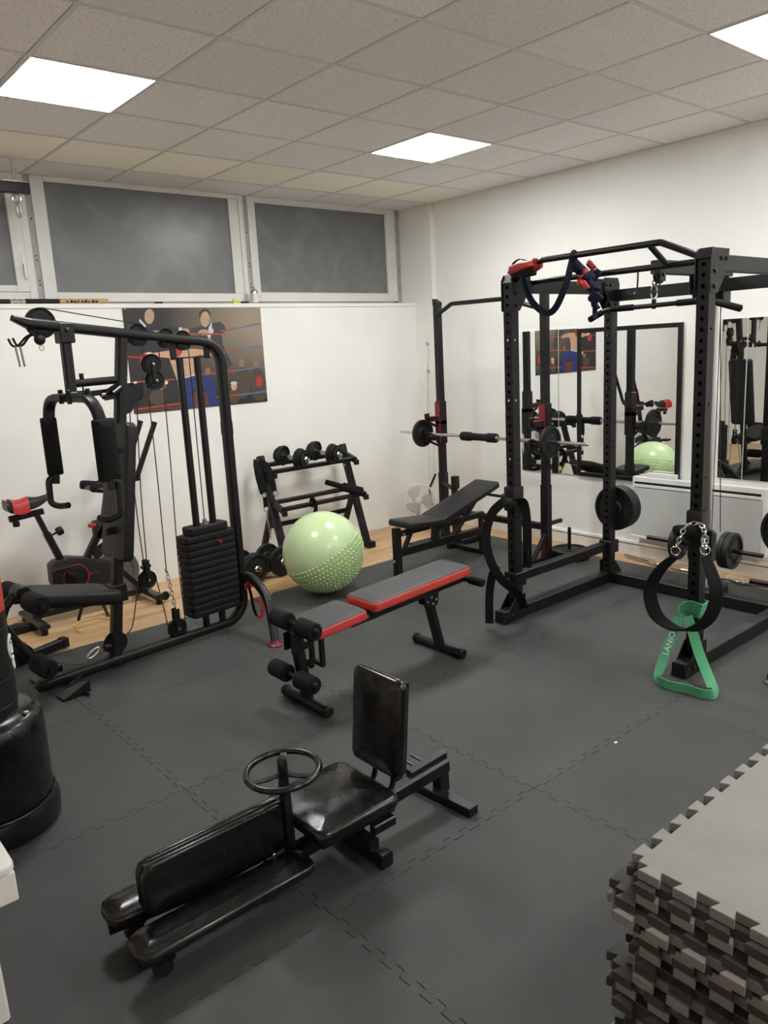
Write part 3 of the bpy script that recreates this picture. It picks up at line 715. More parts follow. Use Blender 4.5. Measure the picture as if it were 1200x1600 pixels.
    P('post_bracket', prism([(-.02, -.07), (.05, -.05), (.14, .06), (.14, .11), (.0, .11)], g(.14, -.035, 1.50), D, Z, N*.012)+prism([(-.02, -.07), (.05, -.05), (.14, .06), (.14, .11), (.0, .11)], g(.14, .025, 1.50), D, Z, N*.012), 'black_steel', kind='stuff')
    pulley(.24, 0, 1.555, .05)
    P('rubber_stop', sphere(g(-.255, -.01, 1.862), .028), 'rubber_black')
    # cables
    def cable(pts, r=.0032): P('cable', pipe(smooth_path(pts, 5), r, n=6), 'cable')
    cable([g(-.22, 0, 2.022), g(.05, 0, 1.977), g(.30, 0, 1.936)])
    cable([g(.20, -.01, 1.53), g(.165, -.01, 1.0), g(.175, 0, .57)]); cable([g(.245, -.01, 1.51), g(.205, -.01, 1.0), g(.195, 0, .57)])
    cable([g(.325, 0, 1.60), g(.325, 0, 1.1), g(.315, 0, .50)]); cable([g(.43, 0, 1.60), g(.42, 0, 1.1), g(.40, 0, .5), g(.405, 0, .13)])
    cable([g(.62, 0, 1.80), g(.615, 0, 1.2), g(.612, 0, .75)])
    cable([g(.325, 0, 1.70), g(.32, 0, 1.80), g(.33, 0, 1.84)]); cable([g(.42, 0, 1.71), g(.43, 0, 1.84)])
    cable([g(.13, 0, .47), g(.10, 0, .36), g(.055, 0, .21), g(.0, 0, .17)]); cable([g(.24, 0, .47), g(.265, 0, .30), g(.285, 0, .13)])
    for k in range(9): P('chain_link', torus(g(.318+k*.003, 0, .47-k*.026), (N if k % 2 else D), .010, .0032, 12, 5, 1.5, Z), 'zinc')
    P('chain_hook', pipe([g(.31, 0, .50), g(.318, 0, .475)], .007, n=8), 'zinc')
    cable([g(-.105, -.01, .125), g(-.18, -.01, .11), g(-.30, -.02, .105), g(-.41, -.02, .15), g(-.455, -.02, .19)])
    P('cable_stop', ccyl(g(-.135, -.01, .145), g(-.09, -.01, .14), .02, .004), 'plain_black')
    P('snap_hook', torus(g(-.20, -.015, .135), N, .016, .006, 18, 8, 2.6, (D+Z*.55)), 'zinc')
    # handle hooks at the boom tip
    for k, o in enumerate((.05, .11)):
        P('hook', pipe(smooth_path([g(-.25, .02, 1.90), g(-.29, o*.6, 1.88), g(-.32, o, 1.84), g(-.35, o, 1.84), g(-.365, o, 1.875)]), .006, n=8), 'plain_black')
        P('hook_eye', pipe([g(-.335, o, 1.835), g(-.325, o, 1.73)], .0055, n=8), 'steel')
    P('end_eye', torus(g(-.25, -.01, 1.82), N, .012, .004, 14, 6), 'zinc')
    # rear stabiliser
    P('stabiliser', sweep(smooth_path([g(.84, -.03, .33), g(.84, -.13, .325), g(.82, -.28, .25), g(.765, -.40, .12), g(.72, -.475, .012)]), oval(.05, .06), up=Z))
    P('stabiliser_foot', lathe([(.046, 0), (.05, .006), (.035, .016), (.028, .03)], g(.716, -.482, 0)), 'dark_red')
    return g
gg = multi_gym()
# red and black strap hanging on the rear post of the multi-gym
t = thing('wrist_strap', 'red and black strap hanging low on the rear post of the multi-gym', 'strap', gg(.86, -.06, .08))
part(t, 'black_strap', sweep(smooth_path([gg(.85, -.055, .30), gg(.86, -.07, .20), gg(.87, -.075, .10), gg(.885, -.08, .05)]), rect(.03, .006), up=V((1, 0, 0))), 'black_web')
part(t, 'red_loop', sweep(smooth_path([gg(.84, -.06, .245), gg(.83, -.065, .275), gg(.85, -.07, .29), gg(.865, -.07, .25)]), rect(.025, .006), up=V((0, 1, 0))), 'red_cloth')
part(t, 'red_tail', sweep(smooth_path([gg(.875, -.08, .17), gg(.90, -.085, .15), gg(.93, -.09, .12), gg(.92, -.09, .05), gg(.885, -.085, .04)]), rect(.022, .006), up=V((0, 1, 0))), 'red_cloth')

# ================================================================== EXERCISE BIKE
def bike():
    yc = -.13; zo = -.012
    t = thing('exercise_bike', 'black spinning bike with a red and black saddle behind the multi-gym', 'exercise bike', (.5, yc, zo))
    P = lambda nm, geo, m='black_steel', **k: part(t, nm, geo, m, **k)
    p = lambda x, z, y=0: V((x, yc+y, z))
    for x, y0, y1, nm in ((.11, -.23, .23, 'rear_stabiliser'), (.925, -.21, .23, 'front_stabiliser')):
        s = P(nm, sweep([p(x, .045, y0), p(x, .045, y1)], oval(.075, .035), up=(0, 0, 1)), 'satin_black')
        for yy in (y0+.02, y1-.02): part(s, 'levelling_foot', ccyl(p(x, zo, yy), p(x, .03, yy), .022, .004), 'plain_black')
    for y in (-.19, .21): P('transport_wheel', lathe([(.006, -.012), (.03, -.012), (.034, 0), (.03, .012), (.006, .012)], p(.975, .04, y), (0, 1, 0), 20), 'plain_black')
    P('base_beam', rpipe([p(.11, .07), p(.925, .07)], .04, .045))
    P('rear_strut', rpipe([p(.15, .06), p(.30, .28)], .035, .05, up=(0, 1, 0)))
    P('front_strut', rpipe([p(.90, .06), p(.70, .30)], .035, .05, up=(0, 1, 0))); 
    # drive housing
    hous = [(.255, .40), (.29, .425), (.39, .435), (.50, .405), (.66, .35), (.72, .30), (.70, .20), (.62, .17), (.32, .165), (.27, .20), (.25, .28)]
    P('drive_housing', prism(hous, p(0, 0, -.055), (1, 0, 0), (0, 0, 1), (0, .11, 0)), 'bike_body', bev=.012, seg=2)
    P('red_ring', torus(p(.41, .29, -.056), (0, 1, 0), .086, .0035, 36, 6), 'red_plastic')
    P('ring_disc', lathe([(.002, .004), (.03, .004), (.034, .0), (.075, 0), (.08, -.003)], p(.41, .29, -.056), (0, -1, 0), 32), 'plain_black')
    P('red_arrow', prism([(.50, .297), (.53, .293), (.50, .285)], p(0, 0, -.0575), (1, 0, 0), (0, 0, 1), (0, .002, 0))+prism([(.545, .295), (.57, .2935), (.57, .291), (.545, .291)], p(0, 0, -.0575), (1, 0, 0), (0, 0, 1), (0, .002, 0)), 'red_plastic', kind='stuff')
    for s in (-1, 1):
        c = P('crank', rpipe([p(.41, .29, s*.075), p(.41+s*.12, .29-s*.10, s*.085)], .012, .028, up=(0, 1, 0)))
        part(c, 'pedal', bx(-.05, .05, -.045, .045, -.013, .013).mv(p(.41+s*.12, .29-s*.10, s*.14)), 'plain_black', .004)
    P('flywheel', lathe([(.02, -.016), (.12, -.010), (.125, -.016), (.165, -.016), (.17, -.01), (.17, .01), (.165, .016), (.125, .016), (.12, .010), (.02, .016)], p(.71, .245, 0), (0, 1, 0), 48), 'flywheel_grey')
    P('flywheel_guard', sweep(fillet([p(.56, .40), p(.66, .45), p(.78, .42)], .08), rect(.08, .012), up=(0, 1, 0)), 'bike_body')
    # saddle column
    P('seat_tube', rpipe([p(.345, .40), p(.27, .62)], .045, .06, up=(0, 1, 0), ch=.01))
    P('seat_post', rpipe([p(.275, .60), p(.222, .765)], .034, .048, up=(0, 1, 0), ch=.008))
    P('seat_slider', rpipe([p(.05, .755), p(.27, .775)], .035, .04, ch=.006))
    P('slider_knob', ccyl(p(.09, .735), p(.09, .70), .022, .004))
    P('height_knob', lathe([(.006, 0), (.008, .04), (.026, .04), (.03, .05), (.03, .075), (.024, .082)], p(.30, .60), (.9, 0, .3), 12), 'plain_black')
    P('saddle_springs', gsum([torus(p(.10+.03*i, .81, s*.04), (0, 0, 1), .012, .003, 10, 5) for i in range(2) for s in (-1, 1)])+cyl(p(.16, .775), p(.16, .82), .014), 'steel', kind='stuff')
    def saddle(x0, x1, w0, w1, m, nm, h0, h1, z0=.845):
        vs = []; fs = []; n = 9; k = 10
        for i in range(n):
            q = i/(n-1); x = x0+(x1-x0)*q; w = w0+(w1-w0)*(q**.8); zt = z0+.045-.012*math.sin(q*PI)
            hh = h0+(h1-h0)*q
            for j in range(k+1):
                a = PI*j/k; vs.append(p(x, zt-hh+hh*math.sin(a)**.5, w*math.cos(a)))
        for i in range(n-1):
            for j in range(k): fs.append((i*(k+1)+j, i*(k+1)+j+1, (i+1)*(k+1)+j+1, (i+1)*(k+1)+j))
            fs.append((i*(k+1)+k, i*(k+1), (i+1)*(k+1), (i+1)*(k+1)+k))
        fs.append(tuple(range(k+1))); fs.append(tuple((n-1)*(k+1)+j for j in range(k+1))[::-1])
        return P(nm, G(vs, fs), m)
    saddle(.035, .065, .06, .09, 'vinyl', 'saddle_back', .06, .085); saddle(.065, .175, .09, .06, 'red_plastic', 'saddle_red_panel', .09, .095); saddle(.175, .315, .06, .02, 'vinyl', 'saddle_nose', .085, .035)
    # fork, handlebar, console
    P('fork_tube', rpipe([p(.50, .37), p(.66, .62)], .045, .06, up=(0, 1, 0), ch=.01))
    P('handle_post', rpipe([p(.655, .60), p(.72, .86)], .035, .05, up=(0, 1, 0), ch=.008))
    P('brake_housing', bx(-.05, .05, -.03, .03, -.07, .07).mv(p(.63, .58)), 'bike_body', bev=.02, seg=2)
    P('tension_stem', cyl(p(.60, .55), p(.585, .62), .006), 'steel')
    P('tension_knob', lathe([(.008, 0), (.03, .006), (.034, .016), (.03, .028), (.012, .03)], p(.588, .605), (-.2, 0, 1), 14), 'red_plastic')
    P('handlebar', pipe([p(.68, .87, -.16), p(.60, .88, -.13), p(.60, .88, .13), p(.68, .87, .16)], .018, .04)+pipe([p(.60, .88, -.04), p(.92, .91, -.10)], .014)+pipe([p(.60, .88, .04), p(.92, .91, .10)], .014), 'satin_black', kind='stuff')
    for s in (-1, 1):
        P('elbow_grip', lathe([(.012, 0), (.03, .006), (.034, .03), (.034, .10), (.03, .12), (.012, .125)], p(.57, .90, s*.10), (.9, 0, -.2), 14), 'foam_black')
        P('bar_grip', pipe([p(.68, .87, s*.16), p(.76, .885, s*.17)], .024), 'foam_black')
        P('bar_end', pipe([p(.84, .90, s*.09), p(.905, .935, s*.11), p(1.075, 1.30, s*.12)], .019, .03), 'satin_black')
    P('console', bx(-.025, .025, -.075, .075, -.06, .06).xf(Matrix.Translation(p(.86, 1.02)) @ Matrix.Rotation(.35, 4, 'Y')), 'red_plastic', bev=.012, seg=2)
    P('console_stem', pipe([p(.80, .90), p(.85, .97)], .015))
bike()
# yellow jump rope under the bike
t = thing('jump_rope', 'thin yellow rope with black ends lying on the laminate beside the bike', 'rope', (.5, -.42, -.012))
part(t, 'rope', pipe(smooth_path([(.295, -.505, .0), (.285, -.44, .003), (.315, -.385, -.004), (.30, -.33, .0), (.40, -.27, -.004), (.50, -.30, .0), (.53, -.37, -.004), (.60, -.40, -.004), (.66, -.30, .0), (.64, -.22, .01), (.56, -.20, .0)]), .0045, n=6), 'yellow_rope')
for a, b in (((.37, -.23, .0), (.385, -.30, .11)), ((.545, -.32, .0), (.535, -.24, .12))): part(t, 'rope_handle', pipe([a, b], .011, n=8), 'plain_black')
# bits at the left edge
t = thing('floor_bar', 'thick black bar lying on the mat edge behind the foam rollers', 'bar', (-.05, -.74, .03))
part(t, 'bar', rpipe([(-.24, -.83, .03), (.10, -.70, .03)], .05, .055), 'black_steel'); part(t, 'bar_end', rpipe([(.10, -.70, .03), (.135, -.687, .03)], .058, .062), 'plain_black')
solo('red_tube', ccyl((-.30, -.56, .015), (-.06, -.50, .015), .024, .004), 'red_plastic', 'red tube lying on the laminate at the left edge', 'tube', (-.2, -.53, -.012))
solo('rubber_wedge', prism([(-.10, 0), (.12, 0), (.10, .03), (.0, .06), (-.10, .05)], (.0, -.20, -.012), (1, .1, 0), (0, 0, 1), (0, .10, 0)), 'plain_black', 'small black rubber wedge lying behind the bike stabiliser', 'wedge', (0, -.15, -.012), bev=.01, seg=2)

# ================================================================== DUMBBELLS, DUMBBELL RACK
def plate_prof(r, th, bore=.0, rim=.022):
    h = th/2
    return [(max(bore, .001), -h*.75), (.045*min(1, r/.12)+bore*.3, -h*.75), (.052*min(1, r/.12)+bore*.3, -h*.35), (r-rim-.004, -h*.35), (r-rim, -h), (r-.003, -h), (r, -h+.003), (r, h-.003), (r-.003, h), (r-rim, h), (r-rim-.004, h*.35), (.052*min(1, r/.12)+bore*.3, h*.35), (.045*min(1, r/.12)+bore*.3, h*.75), (max(bore, .001), h*.75)]
def dumbbell(label, c, axis, plates, half, group=None, hr=.0145):
    """plates: list of (offset from centre of inner face, radius, thickness)"""
    c = V(c); ax = V(axis).normalized()
    t = thing('dumbbell', label, 'dumbbell', c, group=group)
    part(t, 'handle', lathe([(.010, -half), (.0135, -half+.003), (.0135, -half+.05), (hr, -half+.06), (hr+.002, 0), (hr, half-.06), (.0135, half-.05), (.0135, half-.003), (.010, half)], c, ax, 16), 'chrome')
    for s in (-1, 1):
        end = 0
        for off, r, th in plates:
            part(t, 'plate', lathe(plate_prof(r, th, .014, .012), c+ax*s*(off+th/2), ax*s, 32), 'plate_iron'); end = max(end, off+th)
        part(t, 'star_nut', lathe([(.014, 0), (.026, .001), (.027, .008), (.022, .014), (.014, .015)], c+ax*s*end, ax*s, 6), 'steel')
    return t
def dumbbell_rack():
    t = thing('dumbbell_rack', 'black leaning dumbbell rack with two shelves against the window wall', 'dumbbell rack', (2.52, -.1, -.012))
    P = lambda nm, g, m='black_steel', **k: part(t, nm, g, m, **k)
    X0, X1 = 2.10, 2.965
    for x in (X0, X1):
        P('upright', rpipe([(x, -.235, .02), (x, .055, .90)], .05, .06, up=(1, 0, 0), ch=.006))
        P('rear_leg', rpipe([(x, .16, .0), (x, -.06, .46)], .04, .05, up=(1, 0, 0), ch=.005))
        P('front_foot', bx(x-.04, x+.04, -.31, -.19, -.012, .045), 'plain_black', bev=.012, seg=2)
        P('rear_foot', bx(x-.035, x+.035, .12, .20, -.012, .03), 'plain_black', bev=.008)
        for zz, yy in ((.775, -.02), (.47, -.13)):
            P('shelf_bracket', rpipe([(x, yy+.06, zz+.05), (x, yy-.11, zz-.005)], .035, .05, up=(0, 0, 1)), 'satin_black')
            P('bracket_cap', bx(x-.022, x+.022, yy-.14, yy-.11, zz-.045, zz+.0), 'plain_black', bev=.004)
        P('bolt_head', ccyl((x-.03, -.02, .72), (x-.045, -.02, .72), .012, .003, 8), 'steel')
    for zz, yy in ((.775, -.02), (.47, -.13)):
        for dy, dz in ((-.085, .005), (.04, .05)):
            P('shelf_rail', rpipe([(X0+.02, yy+dy, zz+dz), (X1-.02, yy+dy, zz+dz)], .03, .035, up=(0, -.35, 1)), 'satin_black')
    P('rear_tie', rpipe([(X0, .02, .30), (X1, .02, .30)], .025, .04), 'satin_black')
dumbbell_rack()
for lab, x in (('short dumbbell with black discs on the top shelf, the left one', 2.36), ('short dumbbell with black discs on the top shelf, the right one', 2.70)):
    dumbbell(lab, (x-.02, -.05, .872), (.35, -.92, -.12), [(.070, .086, .028), (.099, .078, .026), (.126, .060, .022)], .185, 'dumbbells on the rack')
for lab, x, y in (('large-disc dumbbell on the laminate, nearer the multi-gym', 1.665, -.33), ('large-disc dumbbell on the laminate, half behind the ball', 1.92, -.33)):
    dumbbell(lab, (x, y, .112), (.12, -1, 0), [(.075, .122, .034), (.11, .115, .022)] if x < 1.8 else [(.075, .120, .034)], .18, 'dumbbells on the floor')
# ankle strap with a chain on the rack's left post
AS = V((-.085, -.03, .115))
t = thing('ankle_strap', 'black ankle strap with D-rings and a chain hanging on the rack', 'strap', (1.975, -.17, .80))
part(t, 'cuff', sweep(smooth_path([(2.05, -.06, .76), (2.04, -.10, .74), (2.035, -.125, .66), (2.05, -.14, .55), (2.06, -.14, .525)]), rect(.07, .022, .008), up=(0, 1, .2)).mv(AS), 'black_web')
part(t, 'cuff_tail', sweep(smooth_path([(2.07, -.08, .77), (2.115, -.12, .73), (2.14, -.14, .62), (2.15, -.15, .52)]), rect(.05, .014, .004), up=(0, 1, .2)).mv(AS), 'black_web')
part(t, 'ring', torus((2.06, -.145, .50), (0, 1, 0), .022, .0035, 16, 6).mv(AS), 'chrome'); part(t, 'ring', torus((2.155, -.155, .50), (0, 1, 0), .022, .0035, 16, 6).mv(AS), 'chrome')
part(t, 'lower_tab', bx(2.04, 2.08, -.152, -.142, .40, .485).mv(AS), 'black_web', .003)
part(t, 'ring', torus((2.06, -.148, .385), (0, 1, 0), .022, .0035, 16, 6).mv(AS), 'chrome')
for k in range(12): part(t, 'chain_link', torus((2.06+.002*k, -.15, .355-k*.0195), (0, 1, 0) if k % 2 else (1, 0, 0), .008, .0025, 10, 5, 1.5, (0, 0, 1)).mv(AS), 'steel')
# foam grip roll and a small band on the middle shelf
t = thing('foam_roll', 'black foam roller grip lying across the middle shelf of the rack', 'foam roller', (2.82, -.16, .51))
part(t, 'core', ccyl((2.70, -.02, .60), (2.91, -.26, .505), .024, .003), 'foam_black')
part(t, 'sleeve', ccyl((2.80, -.13, .555), (2.915, -.27, .503), .040, .008), 'foam_black')
t = thing('velcro_band', 'black velcro band looped over the middle shelf of the rack', 'strap', (2.42, -.21, .47))
part(t, 'band', sweep(smooth_path([(2.42, -.18, .44), (2.42, -.19, .495), (2.42, -.225, .50), (2.42, -.245, .45), (2.405, -.25, .40), (2.37, -.25, .36)]), rect(.05, .006), up=(1, 0, 0)), 'black_web')

# ================================================================== EXERCISE BALL
def ball():
    c = V((1.907, -1.035, .2975)); R = .297
    t = thing('exercise_ball', 'large light green exercise ball with a studded lower half', 'ball', (c.x, c.y, 0))
    ax = V((-.40, .22, .89)).normalized(); a = ax.orthogonal().normalized(); b = ax.cross(a)
    n = 40
    up = [(R*math.sin(PI*.5*i/n) if i else 1e-6, R*math.cos(PI*.5*i/n)) for i in range(n+1)]
    # smooth cap with fine moulded ribs
    rib = [(r+(.0008 if 5 < i < n-1 and i % 2 else 0), h) for i, (r, h) in enumerate(up)]
    shell = part(t, 'ribbed_half', lathe(rib[::-1], c, ax, 72), 'ball_green', ang=60)
    part(t, 'studded_half', lathe([(r, -h) for r, h in up], c, ax, 72), 'ball_green_low', ang=60)
    g = G(); stud = []
    for j, th in enumerate([88.5+6.2*k for k in range(15)]):
        ph0 = j*.5; rr = math.sin(math.radians(th)); k = max(1, int(2*PI*rr*R/.031))
        for i in range(k):
            p = 2*PI*(i+.5*(j % 2))/k; d = ax*math.cos(math.radians(th))+(a*math.cos(p)+b*math.sin(p))*rr
            g = G(g.v+[], g.f) if False else g
            stud.append((c+d*(R-.001), d))
    vs = []; fs = []
    for p, d in stud:
        e = d.orthogonal().normalized(); f = d.cross(e); s = len(vs)
        for rr, h in ((.0085, 0), (.0062, .006)):
            for q in range(6): vs.append(p+(e*math.cos(q*PI/3)+f*math.sin(q*PI/3))*rr+d*h)
        vs.append(p+d*.0085)
        for q in range(6): fs.append((s+q, s+(q+1) % 6, s+6+(q+1) % 6, s+6+q)); fs.append((s+6+q, s+6+(q+1) % 6, s+12))
    part(t, 'studs', G(vs, fs), 'ball_green', kind='stuff', ang=80)
ball()

# ================================================================== SIT-UP BENCH
def situp_bench():
    yc = -2.505
    t = thing('sit_up_bench', 'folding sit-up bench with black pads edged in red and foam rollers', 'bench', (1.2, yc, 0))
    P = lambda nm, g, m='black_steel', **k: part(t, nm, g, m, **k)
    def pad(nm, xa, za, xb, zb, w):
        ex = V((xb-xa, 0, zb-za)); L = ex.length; M = frameM(V(((xa+xb)/2, yc, (za+zb)/2)), ex, (0, 1, 0))
        o = P(nm, cushion(L, w, .05, .03, .012, k=4).xf(M), 'red_vinyl')
        part(o, 'pad_top', cushion(L-.012, w-.012, .006, .026, .004, dome=.004, k=4).xf(M @ Matrix.Translation((0, 0, .0465))), 'grey_vinyl')
        return o
    pad('back_pad', 1.078, .412, 1.80, .452, .25)
    pad('seat_pad', .712, .372, 1.03, .397, .27)
    P('spine', rpipe([(1.0, yc, .352), (1.86, yc, .405)], .04, .05, up=(0, 1, 0)))
    P('seat_frame', rpipe([(.70, yc, .345), (1.16, yc, .378)], .045, .04, up=(0, 1, 0)))
    for s in (-1, 1): P('hinge_plate', bx(1.02, 1.16, yc+s*.032-.003, yc+s*.032+.003, .345, .40), bev=.004)
    P('hinge_bolt', ccyl((1.09, yc-.045, .375), (1.09, yc+.045, .375), .011, .003, 8), 'steel')
    # adjustment ladder
    for s in (-1, 1): P('ladder_rail', bx(.775, .80, yc+s*.045-.011, yc+s*.045+.011, .195, .36), bev=.002)
    P('ladder_bottom', bx(.775, .80, yc-.045, yc+.045, .195, .217), bev=.002)
    # front leg with rollers
    P('front_leg', rpipe([(.715, yc, .02), (.665, yc, .40)], .045, .055, up=(0, 1, 0)))
    P('front_foot', pipe([(.705, yc-.165, .026), (.705, yc+.165, .026)], .025, n=16)); 
    for s in (-1, 1): P('foot_cap', ccyl((.705, yc+s*.165, .028), (.705, yc+s*.195, .028), .0285, .005), 'plain_black')
    P('leg_bracket', prism([(-.05, -.05), (.07, -.05), (.10, .03), (.06, .05), (-.05, .04)], (.67, yc-.034, .36), (1, 0, 0), (0, 0, 1), (0, .006, 0))+prism([(-.05, -.05), (.07, -.05), (.10, .03), (.06, .05), (-.05, .04)], (.67, yc+.028, .36), (1, 0, 0), (0, 0, 1), (0, .006, 0)), kind='stuff')
    P('bracket_bolt', ccyl((.70, yc-.042, .36), (.70, yc-.034, .36), .012, .003, 8), 'zinc'); P('bracket_bolt', ccyl((.755, yc-.042, .372), (.755, yc-.034, .372), .008, .002, 8), 'zinc')
    P('adjust_knob', lathe([(.006, 0), (.008, .02), (.024, .022), (.026, .04), (.02, .048)], (.70, yc-.01, .215), (1, -.3, .2), 10), 'plain_black')
    for x, zz in ((.668, .440), (.640, .178)):
        P('roller_axle', cyl((x, yc-.20, zz), (x, yc+.20, zz), .012), 'satin_black')
        for s in (-1, 1): P('foam_roller', lathe([(.014, 0), (.040, .001), (.045, .008), (.045, .122), (.040, .13), (.014, .131)], (x, yc+s*.045, zz), (0, s, 0), 24), 'foam_black')
        P('roller_end', ccyl((x, yc-.177, zz), (x, yc-.185, zz), .02, .004), 'satin_black')
    # rear leg
    P('rear_leg', rpipe([(1.56, yc+.01, .375), (1.655, yc+.01, .02)], .04, .055, up=(0, 1, 0)))
    P('rear_bracket', prism([(-.06, 0), (.06, 0), (.05, -.075), (.015, -.10), (-.04, -.07)], (1.565, yc-.026, .385), (1, 0, 0), (0, 0, 1), (0, .006, 0))+prism([(-.06, 0), (.06, 0), (.05, -.075), (.015, -.10), (-.04, -.07)], (1.565, yc+.03, .385), (1, 0, 0), (0, 0, 1), (0, .006, 0)), kind='stuff')
    for dx, dz in ((-.03, -.05), (.0, -.03), (.035, -.05), (.01, -.07)): P('bracket_rivet', ccyl((1.565+dx, yc-.032, .385+dz), (1.565+dx, yc-.026, .385+dz), .007, .002, 8), 'zinc')
    P('rear_foot', pipe([(1.66, yc-.14, .026), (1.66, yc+.20, .026)], .025, n=16))
    for y0, y1 in ((yc-.14, yc-.17), (yc+.20, yc+.23)): P('foot_cap', ccyl((1.66, y0, .028), (1.66, y1, .028), .0285, .005), 'plain_black')
    P('end_axle', cyl((1.84, yc-.12, .40), (1.84, yc+.12, .40), .018), 'satin_black')
    for s in (-1, 1): P('end_grip', ccyl((1.84, yc+s*.06, .40), (1.84, yc+s*.165, .40), .024, .006), 'foam_black')
situp_bench()

# ================================================================== LEG STRETCHING MACHINE
def leg_machine():
    yc = -3.56
    t = thing('leg_stretcher', 'black leg stretching machine with hand wheel and padded leg rails in the foreground', 'stretching machine', (0, yc, 0))
    P = lambda nm, g, m='satin_black', **k: part(t, nm, g, m, **k)
    # seat and backrest
    P('seat', cushion(.345, .345, .05, .045, .022, dome=.022).xf(Matrix.Translation((.09, yc, .195))), 'leather_gloss')
    P('seat_board', bx(-.06, .24, yc-.15, yc+.15, .18, .197), 'plain_black')
    bk = V((.10, 0, .99))
    P('backrest', cushion(.36, .265, .045, .035, .02, dome=.014).xf(frameM((.335, yc+.0, .435), bk, (0, 1, 0))), 'leather_gloss')
    P('back_board', bx(-.165, .165, -.115, .115, -.012, 0).xf(frameM((.335, yc+.0, .435), bk, (0, 1, 0))), 'plain_black')
    for s in (-1, 1): P('back_post', pipe([(.255, yc+s*.05, .17), (.315, yc+s*.05, .19), (.345, yc+s*.05, .30)], .010, .03))
    P('main_beam', rpipe([(-.10, yc, .10), (.63, yc, .135)], .05, .05, up=(0, 1, 0)))
    P('rear_post', rpipe([(.62, yc+.02, .15), (.625, yc+.02, .02)], .05, .05, up=(0, 1, 0)))
    P('rear_top_bar', rpipe([(.46, yc+.02, .155), (.645, yc+.02, .165)], .03, .035, up=(0, 1, 0)))
    P('rear_foot', rpipe([(.575, yc+.22, .018), (.605, yc-.17, .018)], .05, .036))
    for k in range(2): P('rear_pin', pipe([(.50+k*.045, yc+.02, .165), (.49+k*.045, yc+.09, .175)], .005, n=6))
    P('middle_foot', rpipe([(.18, yc-.17, .03), (.18, yc+.17, .03)], .05, .05))
    P('middle_leg', rpipe([(.18, yc, .05), (.18, yc, .11)], .05, .05, up=(1, 0, 0)))
    P('seat_rail', rpipe([(.14, yc-.155, .10), (.14, yc+.155, .10)], .04, .04)); P('seat_rail', rpipe([(.14, yc-.15, .155), (.23, yc-.15, .155)], .03, .035)); P('seat_rail', rpipe([(.14, yc+.15, .155), (.23, yc+.15, .155)], .03, .035))
    # column and hand wheel
    P('column', rpipe([(-.09, yc, .09), (-.095, yc, .365)], .03, .03, up=(1, 0, 0)))
    P('column_head', rpipe([(-.095, yc, .35), (-.095, yc, .445)], .022, .04, up=(0, 1, 0), ch=.006), 'satin_black')
    nrm = V((-.03, .0, 1)).normalized(); wc = V((-.095, yc, .412))
    w = P('hand_wheel', torus(wc, nrm, .118, .011, 48, 12), 'leather_gloss')
    e1 = V((.55, .8, 0)); e1 = (e1-nrm*e1.dot(nrm)).normalized(); e2 = nrm.cross(e1)
    for q in range(3):
        d = e1*math.cos(q*2*PI/3)+e2*math.sin(q*2*PI/3)
        part(w, 'spoke', rpipe([wc+d*.015-nrm*.012, wc+d*.06-nrm*.01, wc+d*.112], .022, .006, up=nrm, fil=.02, ch=.001), 'satin_black')
    part(w, 'wheel_hub', lathe([(.001, .0), (.018, 0), (.02, .012), (.012, .018), (.001, .02)], wc-nrm*.02, nrm, 16), 'satin_black')
    P('crank_grip', lathe([(.010, 0), (.013, .004), (.013, .05), (.009, .056)], wc+nrm*.0-e1*.0+V((-.012, -.02, .005)), (0, 0, 1), 14), 'leather_gloss')
    # leg rails: horizontal pad, upright inner pad, caster
    for s, nm in ((-1, 'near'), (1, 'far')):
        yo = yc+.03+s*.10; xa, xb = -.668, -.07
        o = P('leg_pad', cushion(xb-xa, .138, .036, .045, .016, dome=.010, k=2).xf(Matrix.Translation(((xa+xb)/2, yo, .100))), 'leather_gloss')
        part(o, 'pad_board', bx(xa+.02, xb-.02, yo-.045, yo+.045, .088, .101), 'plain_black')
        M = frameM((-.333, yo-s*.096, .218), (1, 0, 0), (0, 0, 1))
        o2 = P('inner_pad', cushion(.51, .17, .026, .035, .012, dome=.004, k=2).xf(M @ (Matrix.Identity(4) if s < 0 else Matrix.Translation((0, 0, 0)) @ Matrix.Rotation(PI, 4, 'X'))), 'leather_gloss')
        part(o2, 'pad_back', bx(-.235, .235, -.075, .075, -.006, .002).xf(M), 'plain_black')
        P('leg_rail', rpipe([(-.66, yo, .075), (-.06, yc+s*.03, .085)], .035, .03))
        cz = P('caster_fork', bx(-.61, -.55, yo-.022, yo+.022, .045, .09), 'plain_black', bev=.004)
        part(cz, 'caster_wheel', lathe([(.006, -.014), (.028, -.014), (.031, 0), (.028, .014), (.006, .014)], (-.585, yo, .031), (0, 1, 0), 24), 'rubber_black')
        P('pad_bolt', ccyl((-.16, yo-s*.055, .14), (-.16, yo-s*.065, .14), .008, .002, 8), 'steel')
leg_machine()

